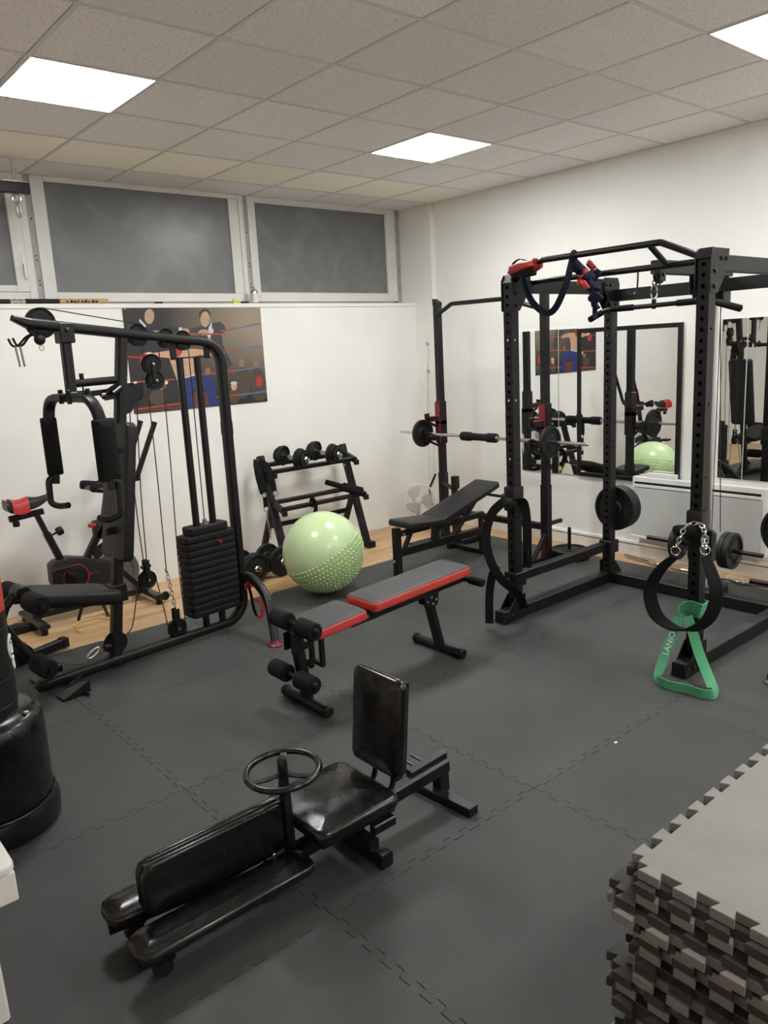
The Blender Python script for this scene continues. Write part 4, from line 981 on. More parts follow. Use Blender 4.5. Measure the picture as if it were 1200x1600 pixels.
# ================================================================== SQUAT STAND, WEIGHT BENCH, BARBELL
UX, UYL, UYR = 3.55, -.645, -1.785
def squat_stand():
    t = thing('squat_stand', 'black squat stand with red bar hooks behind the weight bench', 'squat stand', (UX, (UYL+UYR)/2, 0))
    P = lambda nm, g, m='black_steel', **k: part(t, nm, g, m, **k)
    for y in (UYL, UYR):
        P('lower_upright', rpipe([(UX, y, .02), (UX, y, .62)], .068, .068, up=(1, 0, 0), ch=.006))
        u = P('upright', rpipe([(UX, y, .60), (UX, y, 2.075)], .058, .058, up=(1, 0, 0), ch=.006))
        part(u, 'slant_cap', prism([(-.029, 0), (.029, 0), (.029, .02), (-.029, .055)], (UX-.029, y, 2.07), (0, -1, 0), (0, 0, 1), (.058, 0, 0)), 'black_steel')
        P('base_foot', rpipe([(UX-.42, y, .025), (UX+.20, y, .025)], .06, .05))
        P('foot_brace', rpipe([(UX-.17, y, .04), (UX-.02, y, .22)], .03, .03, up=(0, 1, 0)))
        for zz, c in ((1.12, 1), (.955, 0)):
            h = P('hook_sleeve', bx(UX-.036, UX+.036, y-.036, y+.036, zz-.07, zz+.135), 'satin_black', bev=.004)
            part(h, 'red_liner', bx(UX-.048, UX-.036, y-.030, y+.030, zz-.06, zz+.125), 'dark_red', .003)
            part(h, 'hook_arm', rpipe([(UX-.036, y, zz-.02), (UX-.17, y, zz-.015)], .05, .035), 'satin_black')
            part(h, 'hook_cover', bx(UX-.165, UX-.04, y-.026, y+.026, zz+.003, zz+.012), 'dark_red', .003)
            part(h, 'hook_tip', rpipe([(UX-.165, y, zz-.035), (UX-.175, y, zz+.04)], .05, .024, up=(0, 1, 0), ch=.006), 'satin_black')
            part(h, 'hook_gusset', rpipe([(UX-.05, y, zz-.085), (UX-.15, y, zz-.04)], .02, .018, up=(0, 1, 0)), 'satin_black')
        P('plate_holder', rpipe([(UX+.034, y, .30), (UX+.19, y, .30)], .03, .03), 'satin_black')
    P('upper_bar', pipe([(UX-.03, UYL-.02, 1.985), (UX-.05, UYL-.22, 2.065), (UX-.05, UYR+.34, 2.06), (UX-.03, UYR+.02, 1.965)], .018, .06), 'satin_black')
    P('rear_tie', rpipe([(UX, UYL, .28), (UX, UYR, .28)], .05, .05))
    P('red_badge', bx(UX-.036, UX-.034, UYR-.018, UYR+.018, .03, .23), 'dark_red')
squat_stand()
def weight_bench():
    yc = -1.225
    t = thing('weight_bench', 'black adjustable weight bench with raised backrest beside the power rack', 'weight bench', (2.9, yc, 0))
    P = lambda nm, g, m='black_steel', **k: part(t, nm, g, m, **k)
    P('front_leg', rpipe([(2.46, yc, .0), (2.46, yc, .395)], .055, .055, up=(1, 0, 0), ch=.005))
    P('leg_bolt', ccyl((2.43, yc-.0, .14), (2.422, yc, .14), .012, .003, 8), 'zinc')
    P('spine', rpipe([(2.48, yc, .20), (3.40, yc, .20)], .05, .06))
    sv = V((.44, 0, -.035))
    P('seat', cushion(.44, .27, .05, .03, .014, dome=.006).xf(frameM((2.705, yc, .378), sv, (0, 1, 0))), 'vinyl')
    P('seat_strut', rpipe([(2.52, yc, .20), (2.62, yc, .36)], .03, .035, up=(0, 1, 0)))
    P('seat_bracket', rpipe([(2.46, yc, .345), (2.80, yc, .348)], .04, .04, up=(0, 1, 0)))
    P('bracket_bolt', ccyl((2.51, yc-.022, .345), (2.51, yc-.034, .345), .012, .003, 8), 'zinc')
    bv = V((.66, 0, .195)); bc = V((3.175, yc, .468))
    P('backrest', cushion(.70, .27, .05, .03, .014, dome=.006).xf(frameM(bc, bv, (0, 1, 0))), 'vinyl')
    P('back_frame', rpipe([bc-bv*.45-V((0, 0, .02)), bc+bv*.5-V((0, 0, .02))], .04, .035, up=(0, 1, 0)))
    P('back_support', rpipe([(3.05, yc, .20), (3.38, yc, .51)], .035, .035, up=(0, 1, 0)))
    P('hinge_post', rpipe([(2.86, yc, .20), (2.88, yc, .38)], .05, .06, up=(0, 1, 0)))
    P('long_brace', rpipe([(2.88, yc-.0, .33), (3.42, yc, .34)], .045, .045, up=(0, 1, 0)))
    P('support_pin', pipe([(3.38, yc-.28, .52), (3.38, yc+.05, .52)], .012), 'satin_black')
    P('pin_knob', ccyl((3.38, yc-.31, .52), (3.38, yc-.26, .52), .025, .005), 'plain_black')
    P('rear_leg', rpipe([(3.40, yc, .0), (3.40, yc, .33)], .035, .035, up=(1, 0, 0)))
    P('rear_foot', rpipe([(3.40, yc-.04, .02), (3.40, yc+.33, .02)], .05, .04))
    # T-shaped rear stand with upright stub
    P('stub_post', rpipe([(3.44, -.90, .04), (3.44, -.90, .625)], .055, .055, up=(1, 0, 0)))
    P('stub_foot', rpipe([(3.33, -.905, .025), (3.70, -.895, .025)], .05, .05))
    P('stub_tie', pipe([(3.44, -.90, .50), (UX-.02, UYL-.03, .53)], .018))
    P('stub_knob', ccyl((3.44, -.94, .50), (3.44, -.965, .50), .022, .004), 'yellow_plastic')
weight_bench()
BX, BZ = 3.42, .98
t = thing('barbell', 'chrome barbell with a black foam pad resting on the red hooks', 'barbell', (BX, -1.27, BZ))
part(t, 'bar', lathe([(.010, -1.01), (.0135, -1.006), (.0135, 1.006), (.010, 1.01)], (BX, -1.26, BZ), (0, 1, 0), 16), 'chrome')
part(t, 'foam_pad', lathe([(.015, 0), (.036, .002), (.038, .01), (.038, .09), (.030, .12), (.030, .26), (.038, .29), (.038, .37), (.036, .378), (.015, .38)], (BX, -1.40, BZ), (0, 1, 0), 20), 'foam_black')
for y in (-1.405, -1.025): part(t, 'pad_ring', lathe([(.014, 0), (.022, 0), (.022, .01), (.014, .01)], (BX, y, BZ), (0, 1, 0), 16), 'chrome')
for y, s in ((-.57, 1), (-1.90, -1)): part(t, 'collar', lathe([(.014, 0), (.024, 0), (.024, .03), (.014, .03)], (BX, y-.015, BZ), (0, 1, 0), 16), 'satin_black')
def wplate(label, c, axis, r, th, group, grips=3):
    c = V(c); ax = V(axis).normalized()
    t = thing('weight_plate', label, 'weight plate', c, group=group)
    part(t, 'disc', lathe(plate_prof(r, th, .0145, .02), c, ax, 40), 'plate_iron')
    e1 = ax.orthogonal().normalized(); e2 = ax.cross(e1)
    for s in (-1, 1):
        for q in range(grips):
            a0 = 2*PI*q/grips+.5; d = e1*math.cos(a0)+e2*math.sin(a0); w = ax.cross(d)
            part(t, 'grip_recess', bx(-.030*r/.15, .030*r/.15, -.014*r/.15, .014*r/.15, -.001, .0015).xf(frameM(c+d*r*.62+ax*s*(th/2*.36), w, d)), 'dark_gap', .0)
    return t
wplate('black weight plate on the far end of the barbell', (BX, -.54, BZ), (0, 1, 0), .12, .028, 'plates on the barbell')
wplate('black weight plate on the near end of the barbell', (BX, -1.93, BZ), (0, 1, 0), .12, .028, 'plates on the barbell')
# plate lying flat with a loading pin
wplate('black weight plate lying flat on the floor behind the rack', (3.75, -1.86, .06), (0, 0, 1), .15, .03, 'plates around the rack')
t = thing('loading_pin', 'short black loading pin standing in the flat weight plate', 'loading pin', (3.75, -1.86, 0))
part(t, 'pin', lathe([(.014, .0), (.014, .235), (.011, .25), (.001, .254)], (3.75, -1.86, .0), (0, 0, 1), 16), 'satin_black')
part(t, 'pin_base', lathe([(.03, 0), (.16, .0), (.16, .03), (.02, .045)], (3.75, -1.86, 0), (0, 0, 1), 24), 'plain_black')
# ================================================================== FAN
def fan():
    c = V((3.775, -.06, .262)); ax = V((-.62, -.76, .12)).normalized()
    t = thing('desk_fan', 'small cream desk fan standing on the floor in the far corner', 'fan', (3.80, -.03, -.012))
    e1 = ax.orthogonal().normalized(); e2 = ax.cross(e1)
    part(t, 'base', lathe([(.10, 0), (.105, .012), (.08, .03), (.03, .045), (.022, .06), (.022, .12), (.02, .20)], (c.x+.05, c.y+.06, -.012), (0, 0, 1), 28), 'fan_plastic')
    part(t, 'motor', lathe([(.02, 0), (.05, .01), (.055, .06), (.04, .10), (.01, .11)], c-ax*.02, -ax, 24), 'fan_plastic')
    R = .158
    part(t, 'guard_rim', torus(c, ax, R, .006, 48, 8), 'fan_plastic')
    wires = G()
    for i in range(40):
        a = 2*PI*i/40; d = e1*math.cos(a)+e2*math.sin(a)
        wires = wires+pipe([c+ax*.05+d*.03, c+ax*.045+d*.10, c+ax*.018+d*.145, c+d*R], .0013, n=4)
        wires = wires+pipe([c-ax*.045+d*.04, c-ax*.04+d*.11, c+d*R], .0013, n=4)
    part(t, 'guard_wires', wires+torus(c+ax*.045, ax, .10, .0015, 36, 4), 'fan_plastic', kind='stuff')
    part(t, 'guard_badge', lathe([(.001, .006), (.025, .005), (.032, 0), (.032, -.004)], c+ax*.05, ax, 24), 'fan_plastic')
    for q in range(3):
        a0 = 2*PI*q/3+.4; vs = []; fs = []
        for i in range(7):
            rr = .025+.112*i/6
            for j in range(7):
                u = (j/6-.5)*(1.1+.35*math.sin(PI*i/6)); a = a0+u-.25*i/6
                d = e1*math.cos(a)+e2*math.sin(a); vs.append(c+d*rr+ax*(.012*u*1.4))
        for i in range(6):
            for j in range(6): fs.append((i*7+j, i*7+j+1, (i+1)*7+j+1, (i+1)*7+j))
        nv = len(vs); vs2 = vs+[p-ax*.003 for p in vs]; fs2 = fs+[tuple(k+nv for k in f[::-1]) for f in fs]
        rim = [j for j in range(7)]+[i*7+6 for i in range(1, 7)]+[42+j for j in range(5, -1, -1)]+[i*7 for i in range(5, 0, -1)]
        for k in range(len(rim)): a_, b_ = rim[k], rim[(k+1) % len(rim)]; fs2.append((a_, b_, b_+nv, a_+nv))
        part(t, 'blade', G(vs2, fs2), 'fan_blade')
    part(t, 'hub', lathe([(.001, .02), (.022, .018), (.028, .008), (.028, -.02)], c, ax, 20), 'fan_plastic')
fan()

# ================================================================== POWER RACK
RX0, RX1, RYA, RYB, RH = 2.38, 3.41, -2.45, -3.65, 2.105
def holed_face(o, ex, ez, w, z0, z1, pitch, hr, first, nrm, th=.003):
    """strip in plane (ex, ez) with a column of round holes"""
    o = V(o); ex = V(ex); ez = V(ez); vs = []; fs = []
    def P(a, b): vs.append(o+ex*a+ez*b); return len(vs)-1
    zs = [z for z in [first+pitch*i for i in range(200)] if z0+pitch*.5 < z < z1-pitch*.5]
    h = w/2
    def quad(za, zb):
        if zb-za > 1e-4: fs.append((P(-h, za), P(h, za), P(h, zb), P(-h, zb)))
    if not zs: quad(z0, z1); return G(vs, fs)
    cell = min(pitch, .05)/2; prev = z0
    for z in zs:
        a, b = z-cell, z+cell
        quad(prev, a); prev = b
        out = [(h, z), (h, b), (0, b), (-h, b), (-h, z), (-h, a), (0, a), (h, a)]
        O_ = [P(*q) for q in out]; I_ = [P(hr*math.cos(PI*k/4), z+hr*math.sin(PI*k/4)) for k in range(8)]
        J_ = []
        for k in range(8): vs.append(vs[I_[k]]-V(nrm)*.004); J_.append(len(vs)-1)
        for k in range(8):
            fs.append((O_[k], O_[(k+1) % 8], I_[(k+1) % 8], I_[k])); fs.append((I_[k], I_[(k+1) % 8], J_[(k+1) % 8], J_[k]))
    quad(prev, z1)
    return G(vs, fs)
def rack_post(t, x, y):
    w = .062; h = w/2; z0, z1 = .0, RH-.04
    g = holed_face((x-h, y, 0), (0, -1, 0), (0, 0, 1), w, z0, z1, .0505, .0108, .12, (-1, 0, 0))
    g = g+holed_face((x+h, y, 0), (0, 1, 0), (0, 0, 1), w, z0, z1, .0505, .0108, .12, (1, 0, 0))
    g = g+holed_face((x, y-h, 0), (1, 0, 0), (0, 0, 1), w, z0, z1, .36, .008, .30, (0, -1, 0))
    g = g+holed_face((x, y+h, 0), (-1, 0, 0), (0, 0, 1), w, z0, z1, .36, .008, .30, (0, 1, 0))
    o = part(t, 'post', g, 'black_steel')
    part(o, 'post_cap', bx(x-h, x+h, y-h, y+h, RH-.04, RH-.034), 'plain_black')
    return o
def power_rack():
    t = thing('power_rack', 'black power rack cage with pull-up bars and a cable pulley beside the mirrors', 'power rack', ((RX0+RX1)/2, (RYA+RYB)/2, 0))
    P = lambda nm, g, m='black_steel', **k: part(t, nm, g, m, **k)
    for x in (RX0, RX1):
        for y in (RYA, RYB): rack_post(t, x, y)
    h = .034
    for y in (RYA, RYB):
        P('base_rail', rpipe([(RX0-.16, y, .04), (RX1+.10, y, .04)], .07, .075))
        P('top_beam', rpipe([(RX0+.03, y, RH-.06), (RX1-.03, y, RH-.06)], .06, .075))
        for s in (-1, 1):
            P('foot_gusset', prism([(-.17, .005), (.05, .005), (.05, .16), (-.035, .16)], (RX0, y+s*.038-.003, 0), (1, 0, 0), (0, 0, 1), (0, .006, 0)), bev=.001)
            P('rear_gusset', prism([(.15, .005), (-.05, .005), (-.05, .16), (.02, .16)], (RX1, y+s*.038-.003, 0), (1, 0, 0), (0, 0, 1), (0, .006, 0)), bev=.001)
            P('top_gusset', prism([(-.04, -.20), (.035, -.20), (.135, -.075), (.135, .005), (-.02, .005), (-.04, -.03)], (RX0, y+s*.0375-.003, RH), (1, 0, 0), (0, 0, 1), (0, .006, 0)), bev=.001)
            P('top_gusset', prism([(.04, -.20), (-.035, -.20), (-.135, -.075), (-.135, .005), (.02, .005), (.04, -.03)], (RX1, y+s*.0375-.003, RH), (1, 0, 0), (0, 0, 1), (0, .006, 0)), bev=.001)
            for dx, dz in ((.0, -.10), (.0, -.17), (.06, -.04), (.105, -.04)):
                for bxx, sg in ((RX0, 1), (RX1, -1)): P('bolt', ccyl((bxx+sg*dx, y+s*.0405, RH+dz), (bxx+sg*dx, y+s*.050, RH+dz), .011, .003, 8), 'satin_black')
            for dx, dz in ((-.08, .04), (.0, .06)): P('bolt', ccyl((RX0+dx, y+s*.0405, dz), (RX0+dx, y+s*.050, dz), .011, .003, 8), 'satin_black')
    P('rear_base_rail', rpipe([(RX1, RYA-.035, .04), (RX1, RYB+.035, .04)], .07, .075))
    P('rear_beam', rpipe([(RX1-.0, RYA-.03, 1.995), (RX1-.0, RYB+.03, 1.995)], .06, .075))
    # sloped top caps of the front posts
    for y in (RYA, RYB): P('slope_plate', prism([(-.042, -.04), (-.036, -.046), (.0, .005), (-.008, .008)], (RX0, y-.036, RH), (1, 0, 0), (0, 0, 1), (0, .072, 0)), 'satin_black')
    # pull-up bars
    P('raised_pull_up_bar', pipe([(RX0, RYA-.03, RH-.03), (RX0-.01, RYA-.235, RH+.062), (RX0-.01, RYB+.235, RH+.062), (RX0, RYB+.03, RH-.03)], .0165, .05, n=14), 'satin_black')
    P('inner_pull_up_bar', cyl((RX0+.17, RYA-.03, RH-.035), (RX0+.17, RYB+.03, RH-.035), .0165), 'satin_black')
    for y in (RYA-.43, RYB+.30): P('neutral_grip', cyl((RX0-.01, y, RH+.062), (RX0+.17, y, RH-.035), .0155), 'satin_black')
    # safety arms (left side, right side)
    for y, z in ((RYA-.0, .262), (RYB, .262)):
        yy = y-.055 if y > -3 else y+.055
        if y > -3:
            s = P('safety_arm', rpipe([(RX0-.03, yy+.07, z), (RX1+.02, yy+.07, z)], .058, .06), 'black_steel')
        else: continue
        for x in (RX0, RX1):
            part(s, 'safety_bracket', bx(x-.05, x+.05, y-.05, y+.05, z-.045, z+.045), 'satin_black', .004)
            part(s, 'safety_pin', ccyl((x-.05, y, z+.0), (x-.075, y, z), .014, .004), 'satin_black')
        for k in range(3): part(s, 'arm_bolt', ccyl((2.62+k*.22, y-.03, z-.005), (2.62+k*.22, y-.036, z-.005), .007, .002, 8), 'plain_black')
    # dip horns / roller pads on the front posts
    for y in (RYA, RYB):
        s = P('horn_sleeve', bx(RX0-.05, RX0+.045, y-.043, y+.043, .70, .855), 'satin_black', bev=.012, seg=2)
        dy = -.09 if y > -3 else .035
        part(s, 'dip_horn', lathe([(.016, -.02), (.026, .0), (.028, .01), (.028, .09), (.024, .105), (.008, .108)], (RX0-.04, y, .755), (-.85, (-.5 if y > -3 else .55), .06), 18), 'foam_black')
        part(s, 'horn_lever', rpipe([(RX0-.04, y, .745), (RX0-.01, y, .66)], .04, .03, up=(0, 1, 0)), 'satin_black')
        part(s, 'horn_knob', ccyl((RX0+.01, y-.045, .74), (RX0+.01, y-.075, .74), .016, .004), 'plain_black')
    # storage pegs
    for y in (RYA, RYB):
        s = P('plate_peg', cyl((RX1+.034, y, .522), (RX1+.25, y, .53), .0135), 'satin_black')
        part(s, 'peg_bracket', bx(RX1+.03, RX1+.04, y-.03, y+.03, .47, .57), 'satin_black', .002)
    # cable tower in the middle of the back
    yc = -3.10
    P('pulley_boom', rpipe([(2.86, yc, 2.098), (3.72, yc, 2.098)], .06, .075))
    for s in (-1, 1): P('boom_plate', bx(3.30, 3.49, yc+s*.033-.003, yc+s*.033+.003, 1.95, 2.13), bev=.003)
    for x in (2.90, 3.66):
        q = P('pulley', lathe([(.008, -.012), (.04, -.012), (.047, -.011), (.04, -.003), (.04, .003), (.047, .011), (.04, .012), (.008, .012)], (x, yc, 2.055), (0, 1, 0), 24), 'plain_black')
        part(q, 'pulley_bracket', bx(x-.03, x+.03, yc-.026, yc-.02, 2.02, 2.10), 'satin_black', .003); part(q, 'pulley_bolt', ccyl((x, yc-.036, 2.055), (x, yc-.026, 2.055), .010, .002, 8), 'satin_black')
    for k, y in enumerate((yc-.04, yc+.04)): P('guide_rail', cyl((3.50, y, .06), (3.50, y, 1.93), .014), 'chrome')
    P('guide_head', bx(3.46, 3.56, yc-.10, yc+.10, 1.90, 2.0), bev=.004)
    P('tower_foot', rpipe([(3.42, yc-.02, .03), (3.66, yc-.02, .03)], .18, .06)); P('tower_tie', rpipe([(RX1, yc, .04), (3.50, yc, .04)], .05, .05))
    for y in (yc-.04, yc+.04): P('buffer_spring', gsum([torus((3.50, y, .075+.012*k), (0, 0, 1), .02, .004, 14, 5) for k in range(5)]), 'chrome', kind='stuff')
    c = P('weight_carriage', bx(3.46, 3.54, yc-.08, yc+.08, .25, .44), 'satin_black', bev=.005)
    for s in (-1, 1): part(c, 'carriage_peg', ccyl((3.50, yc+s*.10, .345), (3.50, yc+s*.40, .345), .0145, .003), 'satin_black')
    part(c, 'carriage_top', bx(3.47, 3.53, yc-.03, yc+.03, .44, .50), 'satin_black', .003)
    P('cable', cyl((3.60, yc-.01, .12), (3.64, yc, 2.06), .003, 6), 'cable'); P('cable', cyl((3.54, yc-.10, .45), (3.56, yc-.03, 2.04), .003, 6), 'cable')
    P('cable', cyl((3.66, yc, 2.105), (2.90, yc, 2.104), .003, 6), 'cable'); P('cable', cyl((2.86, yc, 2.06), (2.88, yc, 1.99), .003, 6), 'cable')
    for y in (yc+.10, yc-.04): P('hanging_hook', pipe(smooth_path([(2.845, y, 2.10), (2.84, y, 2.0), (2.835, y+.01, 1.965), (2.83, y+.035, 1.955), (2.83, y+.06, 1.975)]), .005, n=8), 'satin_black')
power_rack()
# lat pulldown bar on its snap hook
lb = thing('lat_bar', 'black lat pulldown bar with angled ends hanging from a chrome snap hook', 'pulldown bar', (2.885, -3.08, 1.83))
part(lb, 'bar', pipe([(2.885, -2.645, 1.835), (2.885, -2.765, 1.885), (2.885, -3.40, 1.895), (2.885, -3.58, 1.838)], .0135, .03, n=12), 'satin_black')
for a, b in (((2.885, -2.645, 1.835), (2.885, -2.74, 1.876)), ((2.885, -3.45, 1.88), (2.885, -3.585, 1.836)), ((2.885, -2.80, 1.888), (2.885, -2.95, 1.889)), ((2.885, -3.22, 1.892), (2.885, -3.37, 1.894))):
    part(lb, 'grip', ccyl(a, b, .0185, .004), 'foam_black')
part(lb, 'eye_clamp', ccyl((2.885, -3.08, 1.87), (2.885, -3.08, 1.925), .013, .004), 'plain_black')
part(lb, 'snap_hook', torus((2.885, -3.08, 1.965), (.7, .7, 0), .017, .0045, 20, 6, 2.4, (0, 0, 1)), 'chrome')
part(lb, 'snap_ring', torus((2.885, -3.08, 2.015), (.3, 1, 0), .014, .004, 16, 6), 'chrome')
# plates on the rack
for k, lab in enumerate(('first black weight plate against the rear post of the rack', 'second black weight plate on the rear post peg of the rack', 'outermost black weight plate on the rear post peg of the rack')):
    wplate(lab, (RX1+.075+k*.036, RYA, .525), (1, 0, 0), .16-.002*k, .033, 'plates around the rack', 3)
wplate('black weight plate on a rack peg at the right edge of the picture', (RX1+.075, RYB+.0, .525), (1, 0, 0), .165, .035, 'plates around the rack', 3)
for k, lab in enumerate(('inner black weight plate on the cable carriage peg', 'outer black weight plate on the cable carriage peg')):
    wplate(lab, (3.50, -3.10-.165-k*.038, .345), (0, 1, 0), .118, .034, 'plates around the rack', 4)
wplate('black weight plate on the far side of the cable carriage', (3.50, -3.10+.165, .345), (0, 1, 0), .118, .034, 'plates around the rack', 4)

# EZ curl bar on the floor by the wall and the black rod end
t = thing('curl_bar', 'chrome zigzag curl bar lying on the floor under the heater', 'curl bar', (3.95, -2.8, 0))
pts = [(4.04, -2.19, .014), (3.99, -2.44, .014), (3.945, -2.52, .014), (3.985, -2.62, .014), (3.93, -2.72, .014), (3.94, -2.88, .014), (3.89, -2.98, .014), (3.925, -3.08, .014), (3.90, -3.16, .014), (3.93, -3.42, .014)]
part(t, 'bar', pipe(pts, .0135, .03, n=12), 'chrome')
for a, b in ((0, 1), (8, 9)): 
    p0, p1 = V(pts[a]), V(pts[b]); part(t, 'collar', ccyl(p0+(p1-p0)*(.88 if a == 0 else .12), p0+(p1-p0)*(.94 if a == 0 else .18), .020, .003), 'chrome')
solo('black_rod', ccyl((3.77, -3.30, .08), (3.88, -3.62, .05), .018, .004), 'satin_black', 'end of a black rod above the curl bar at the right edge', 'rod', (3.8, -3.4, 0))

# ------------------------------------------------------------------ straps, belts and bands hung on the rack
t = thing('lifting_belt', 'long black webbing strap looped over the dip horn of the left front post', 'strap', (2.15, -2.55, .1))
part(t, 'strap_loop', sweep(smooth_path([(2.33, -2.56, .10), (2.24, -2.58, .22), (2.15, -2.525, .33), (2.12, -2.47, .45), (2.12, -2.445, .59), (2.14, -2.475, .72), (2.19, -2.53, .795), (2.25, -2.555, .805), (2.32, -2.575, .77), (2.335, -2.585, .62), (2.34, -2.58, .48), (2.345, -2.575, .36)], 6), rect(.055, .007, .002), up=V((1, .15, .0))) if False else
     sweep(smooth_path([(2.33, -2.56, .10), (2.24, -2.58, .22), (2.15, -2.525, .33), (2.12, -2.47, .45), (2.12, -2.445, .59), (2.14, -2.475, .72), (2.19, -2.53, .795), (2.25, -2.555, .805), (2.32, -2.575, .77), (2.335, -2.585, .62), (2.34, -2.58, .48), (2.345, -2.575, .36)], 6), rect(.007, .055, .002), up=V((.65, -.76, .0))), 'black_web')
part(t, 'strap_tail', sweep(smooth_path([(2.15, -2.50, .40), (2.13, -2.475, .33), (2.12, -2.46, .20), (2.12, -2.455, .03)], 6), rect(.006, .05, .002), up=V((.65, -.76, .0))), 'black_web')
part(t, 'strap_tag', bx(-.012, .012, -.002, .002, -.03, .03).xf(Matrix.Translation((2.145, -2.495, .365)) @ Matrix.Rotation(-.7, 4, 'Z')), 'white_ink')
part(t, 'buckle', bx(-.035, .035, -.008, .008, -.025, .025).xf(Matrix.Translation((2.335, -2.59, .45)) @ Matrix.Rotation(.7, 4, 'Z')), 'satin_black', .004)

t = thing('dip_belt', 'black padded dip belt hanging by chains from the front post of the rack', 'belt', (2.2, -3.68, .4))
bp_ = [(2.22, -3.615, .635), (2.205, -3.555, .57), (2.195, -3.508, .48), (2.19, -3.505, .40), (2.185, -3.55, .315), (2.18, -3.65, .278), (2.18, -3.75, .300), (2.185, -3.825, .38), (2.19, -3.85, .50), (2.20, -3.815, .60), (2.215, -3.775, .665)]
bsm = smooth_path(bp_, 6); n_ = len(bsm)
part(t, 'belt', sweep(bsm, rect(.012, .075, .004), up=V((.75, -.60, -.1)), scale=[.55+.45*math.sin(PI*min(1, max(0, i/(n_-1))))**.5 for i in range(n_)]), 'black_web')
def chain(par, pts, R=.011, r=.003, mat='chrome'):
    P = smooth_path(pts, 8); L = [0]
    for i in range(1, len(P)): L.append(L[-1]+(P[i]-P[i-1]).length)
    n = max(2, int(L[-1]/(R*2.1)))
    for k in range(n):
        s = L[-1]*(k+.5)/n; i = next(j for j in range(1, len(L)) if L[j] >= s-1e-9); d = (P[i]-P[i-1]).normalized(); p = P[i-1]+d*(s-L[i-1])
        a = d.orthogonal().normalized(); b = d.cross(a)
        part(par, 'chain_link', torus(p, a if k % 2 else b, R, r, 12, 5, 1.5, d), mat)
for a in ((2.222, -3.617, .665), (2.218, -3.772, .695)): part(t, 'end_ring', torus(a, (1, .3, 0), .022, .004, 16, 6), 'chrome')
chain(t, [(2.225, -3.62, .69), (2.23, -3.635, .73), (2.26, -3.645, .785), (2.29, -3.665, .80), (2.30, -3.70, .80), (2.28, -3.735, .77), (2.24, -3.755, .73), (2.222, -3.77, .705)])
part(t, 'snap_hook', torus((2.235, -3.76, .735), (.8, .5, 0), .014, .004, 16, 6, 2.2, (0, 0, 1)), 'chrome')

t = thing('resistance_band', 'wide green rubber resistance band knotted around the front post of the rack', 'resistance band', (2.2, -3.75, 0))
q = .048
ringp = [(RX0-q, RYB-q), (RX0+q, RYB-q), (RX0+q, RYB+q), (RX0-q, RYB+q)]
part(t, 'post_wrap', sweep(fillet([(RX0-q, RYB, .335), (RX0-q, RYB-q, .335), (RX0+q, RYB-q, .335), (RX0+q, RYB+q, .335), (RX0-q, RYB+q, .335), (RX0-q, RYB, .335)], .012, 3), rect(.005, .07, .001), up=(0, 0, 1)), 'green_rubber')
part(t, 'knot', sweep(smooth_path([(2.335, -3.70, .345), (2.315, -3.65, .36), (2.29, -3.615, .335), (2.275, -3.61, .29), (2.265, -3.61, .25)], 6), rect(.006, .065, .001), up=V((0, -.5, 1))), 'green_rubber')
W1, WZ, W2 = V((.25, -.97, .1)), V((-.15, .1, 1)), V((.35, -.93, .1))
keys = [((2.275, -3.612, .30), W1), ((2.225, -3.609, .22), W1), ((2.175, -3.606, .14), W1), ((2.13, -3.604, .075), W1), ((2.098, -3.608, .036), W1*.8+WZ*.6), ((2.07, -3.635, .027), WZ), ((2.055, -3.70, .027), WZ), ((2.075, -3.78, .027), WZ), ((2.072, -3.85, .027), WZ),
        ((2.095, -3.893, .027), WZ), ((2.128, -3.888, .030), WZ-W2*.5), ((2.16, -3.86, .040), -W2), ((2.21, -3.80, .09), -W2), ((2.25, -3.735, .17), -W2), ((2.275, -3.69, .25), -W2), ((2.285, -3.655, .315), -W2)]
bandp = smooth_path([k[0] for k in keys], 6)
def band_up(i):
    q = min(i/6, len(keys)-1.001); a = int(q); f = q-a; return keys[a][1]*(1-f)+keys[a+1][1]*f
part(t, 'hanging_loop', sweep(bandp, rect(.005, .05, .001), up=band_up), 'green_rubber')
def text_mesh(s, size):
    cu = bpy.data.curves.new('lettering', 'FONT'); cu.body = s; cu.size = size; cu.extrude = .0004
    ob = bpy.data.objects.new('lettering_tmp', cu); COL.objects.link(ob); dg = bpy.context.evaluated_depsgraph_get()
    me = bpy.data.meshes.new_from_object(ob.evaluated_get(dg)); g = G([v.co.copy() for v in me.vertices], [tuple(p.vertices) for p in me.polygons])
    bpy.data.objects.remove(ob); bpy.data.curves.remove(cu); bpy.data.meshes.remove(me); return g
LETTER = text_mesh('LANIO', .042)
part(t, 'lettering', LETTER.xf(frameM((2.160, -3.625, .130), (.155, -.009, .25), (-.25, .97, -.1))), 'white_ink', label='white block lettering on the green band')

# red bag and suspension trainer straps on top of the rack
t = thing('trainer_pouch', 'crumpled red and black pouch on top of the left front rack post', 'pouch', (2.36, -2.52, 2.11))
def lump(c, ex, ey, s, seed, m):
    rnd = random.Random(seed); g = sphere((0, 0, 0), 1, 14, 9); vs = []
    for p in g.v:
        k = 1+.12*math.sin(p.x*5+seed)+.12*math.sin(p.y*6-seed*2)+.08*math.sin(p.z*7+seed)
        vs.append(V((math.copysign(abs(p.x)**.7, p.x)*s[0]*k, math.copysign(abs(p.y)**.7, p.y)*s[1]*k, math.copysign(abs(p.z)**.7, p.z)*s[2]*k)))
    return G(vs, g.f).xf(frameM(c, ex, ey))
part(t, 'red_flap', lump((2.35, -2.555, 2.135), (.15, -1, .18), (1, .1, 0), (.085, .045, .028), 3, 0), 'red_cloth', ang=60)
part(t, 'black_side', lump((2.36, -2.565, 2.105), (.1, -1, .10), (1, .1, 0), (.07, .05, .022), 5, 0), 'black_web', ang=60)
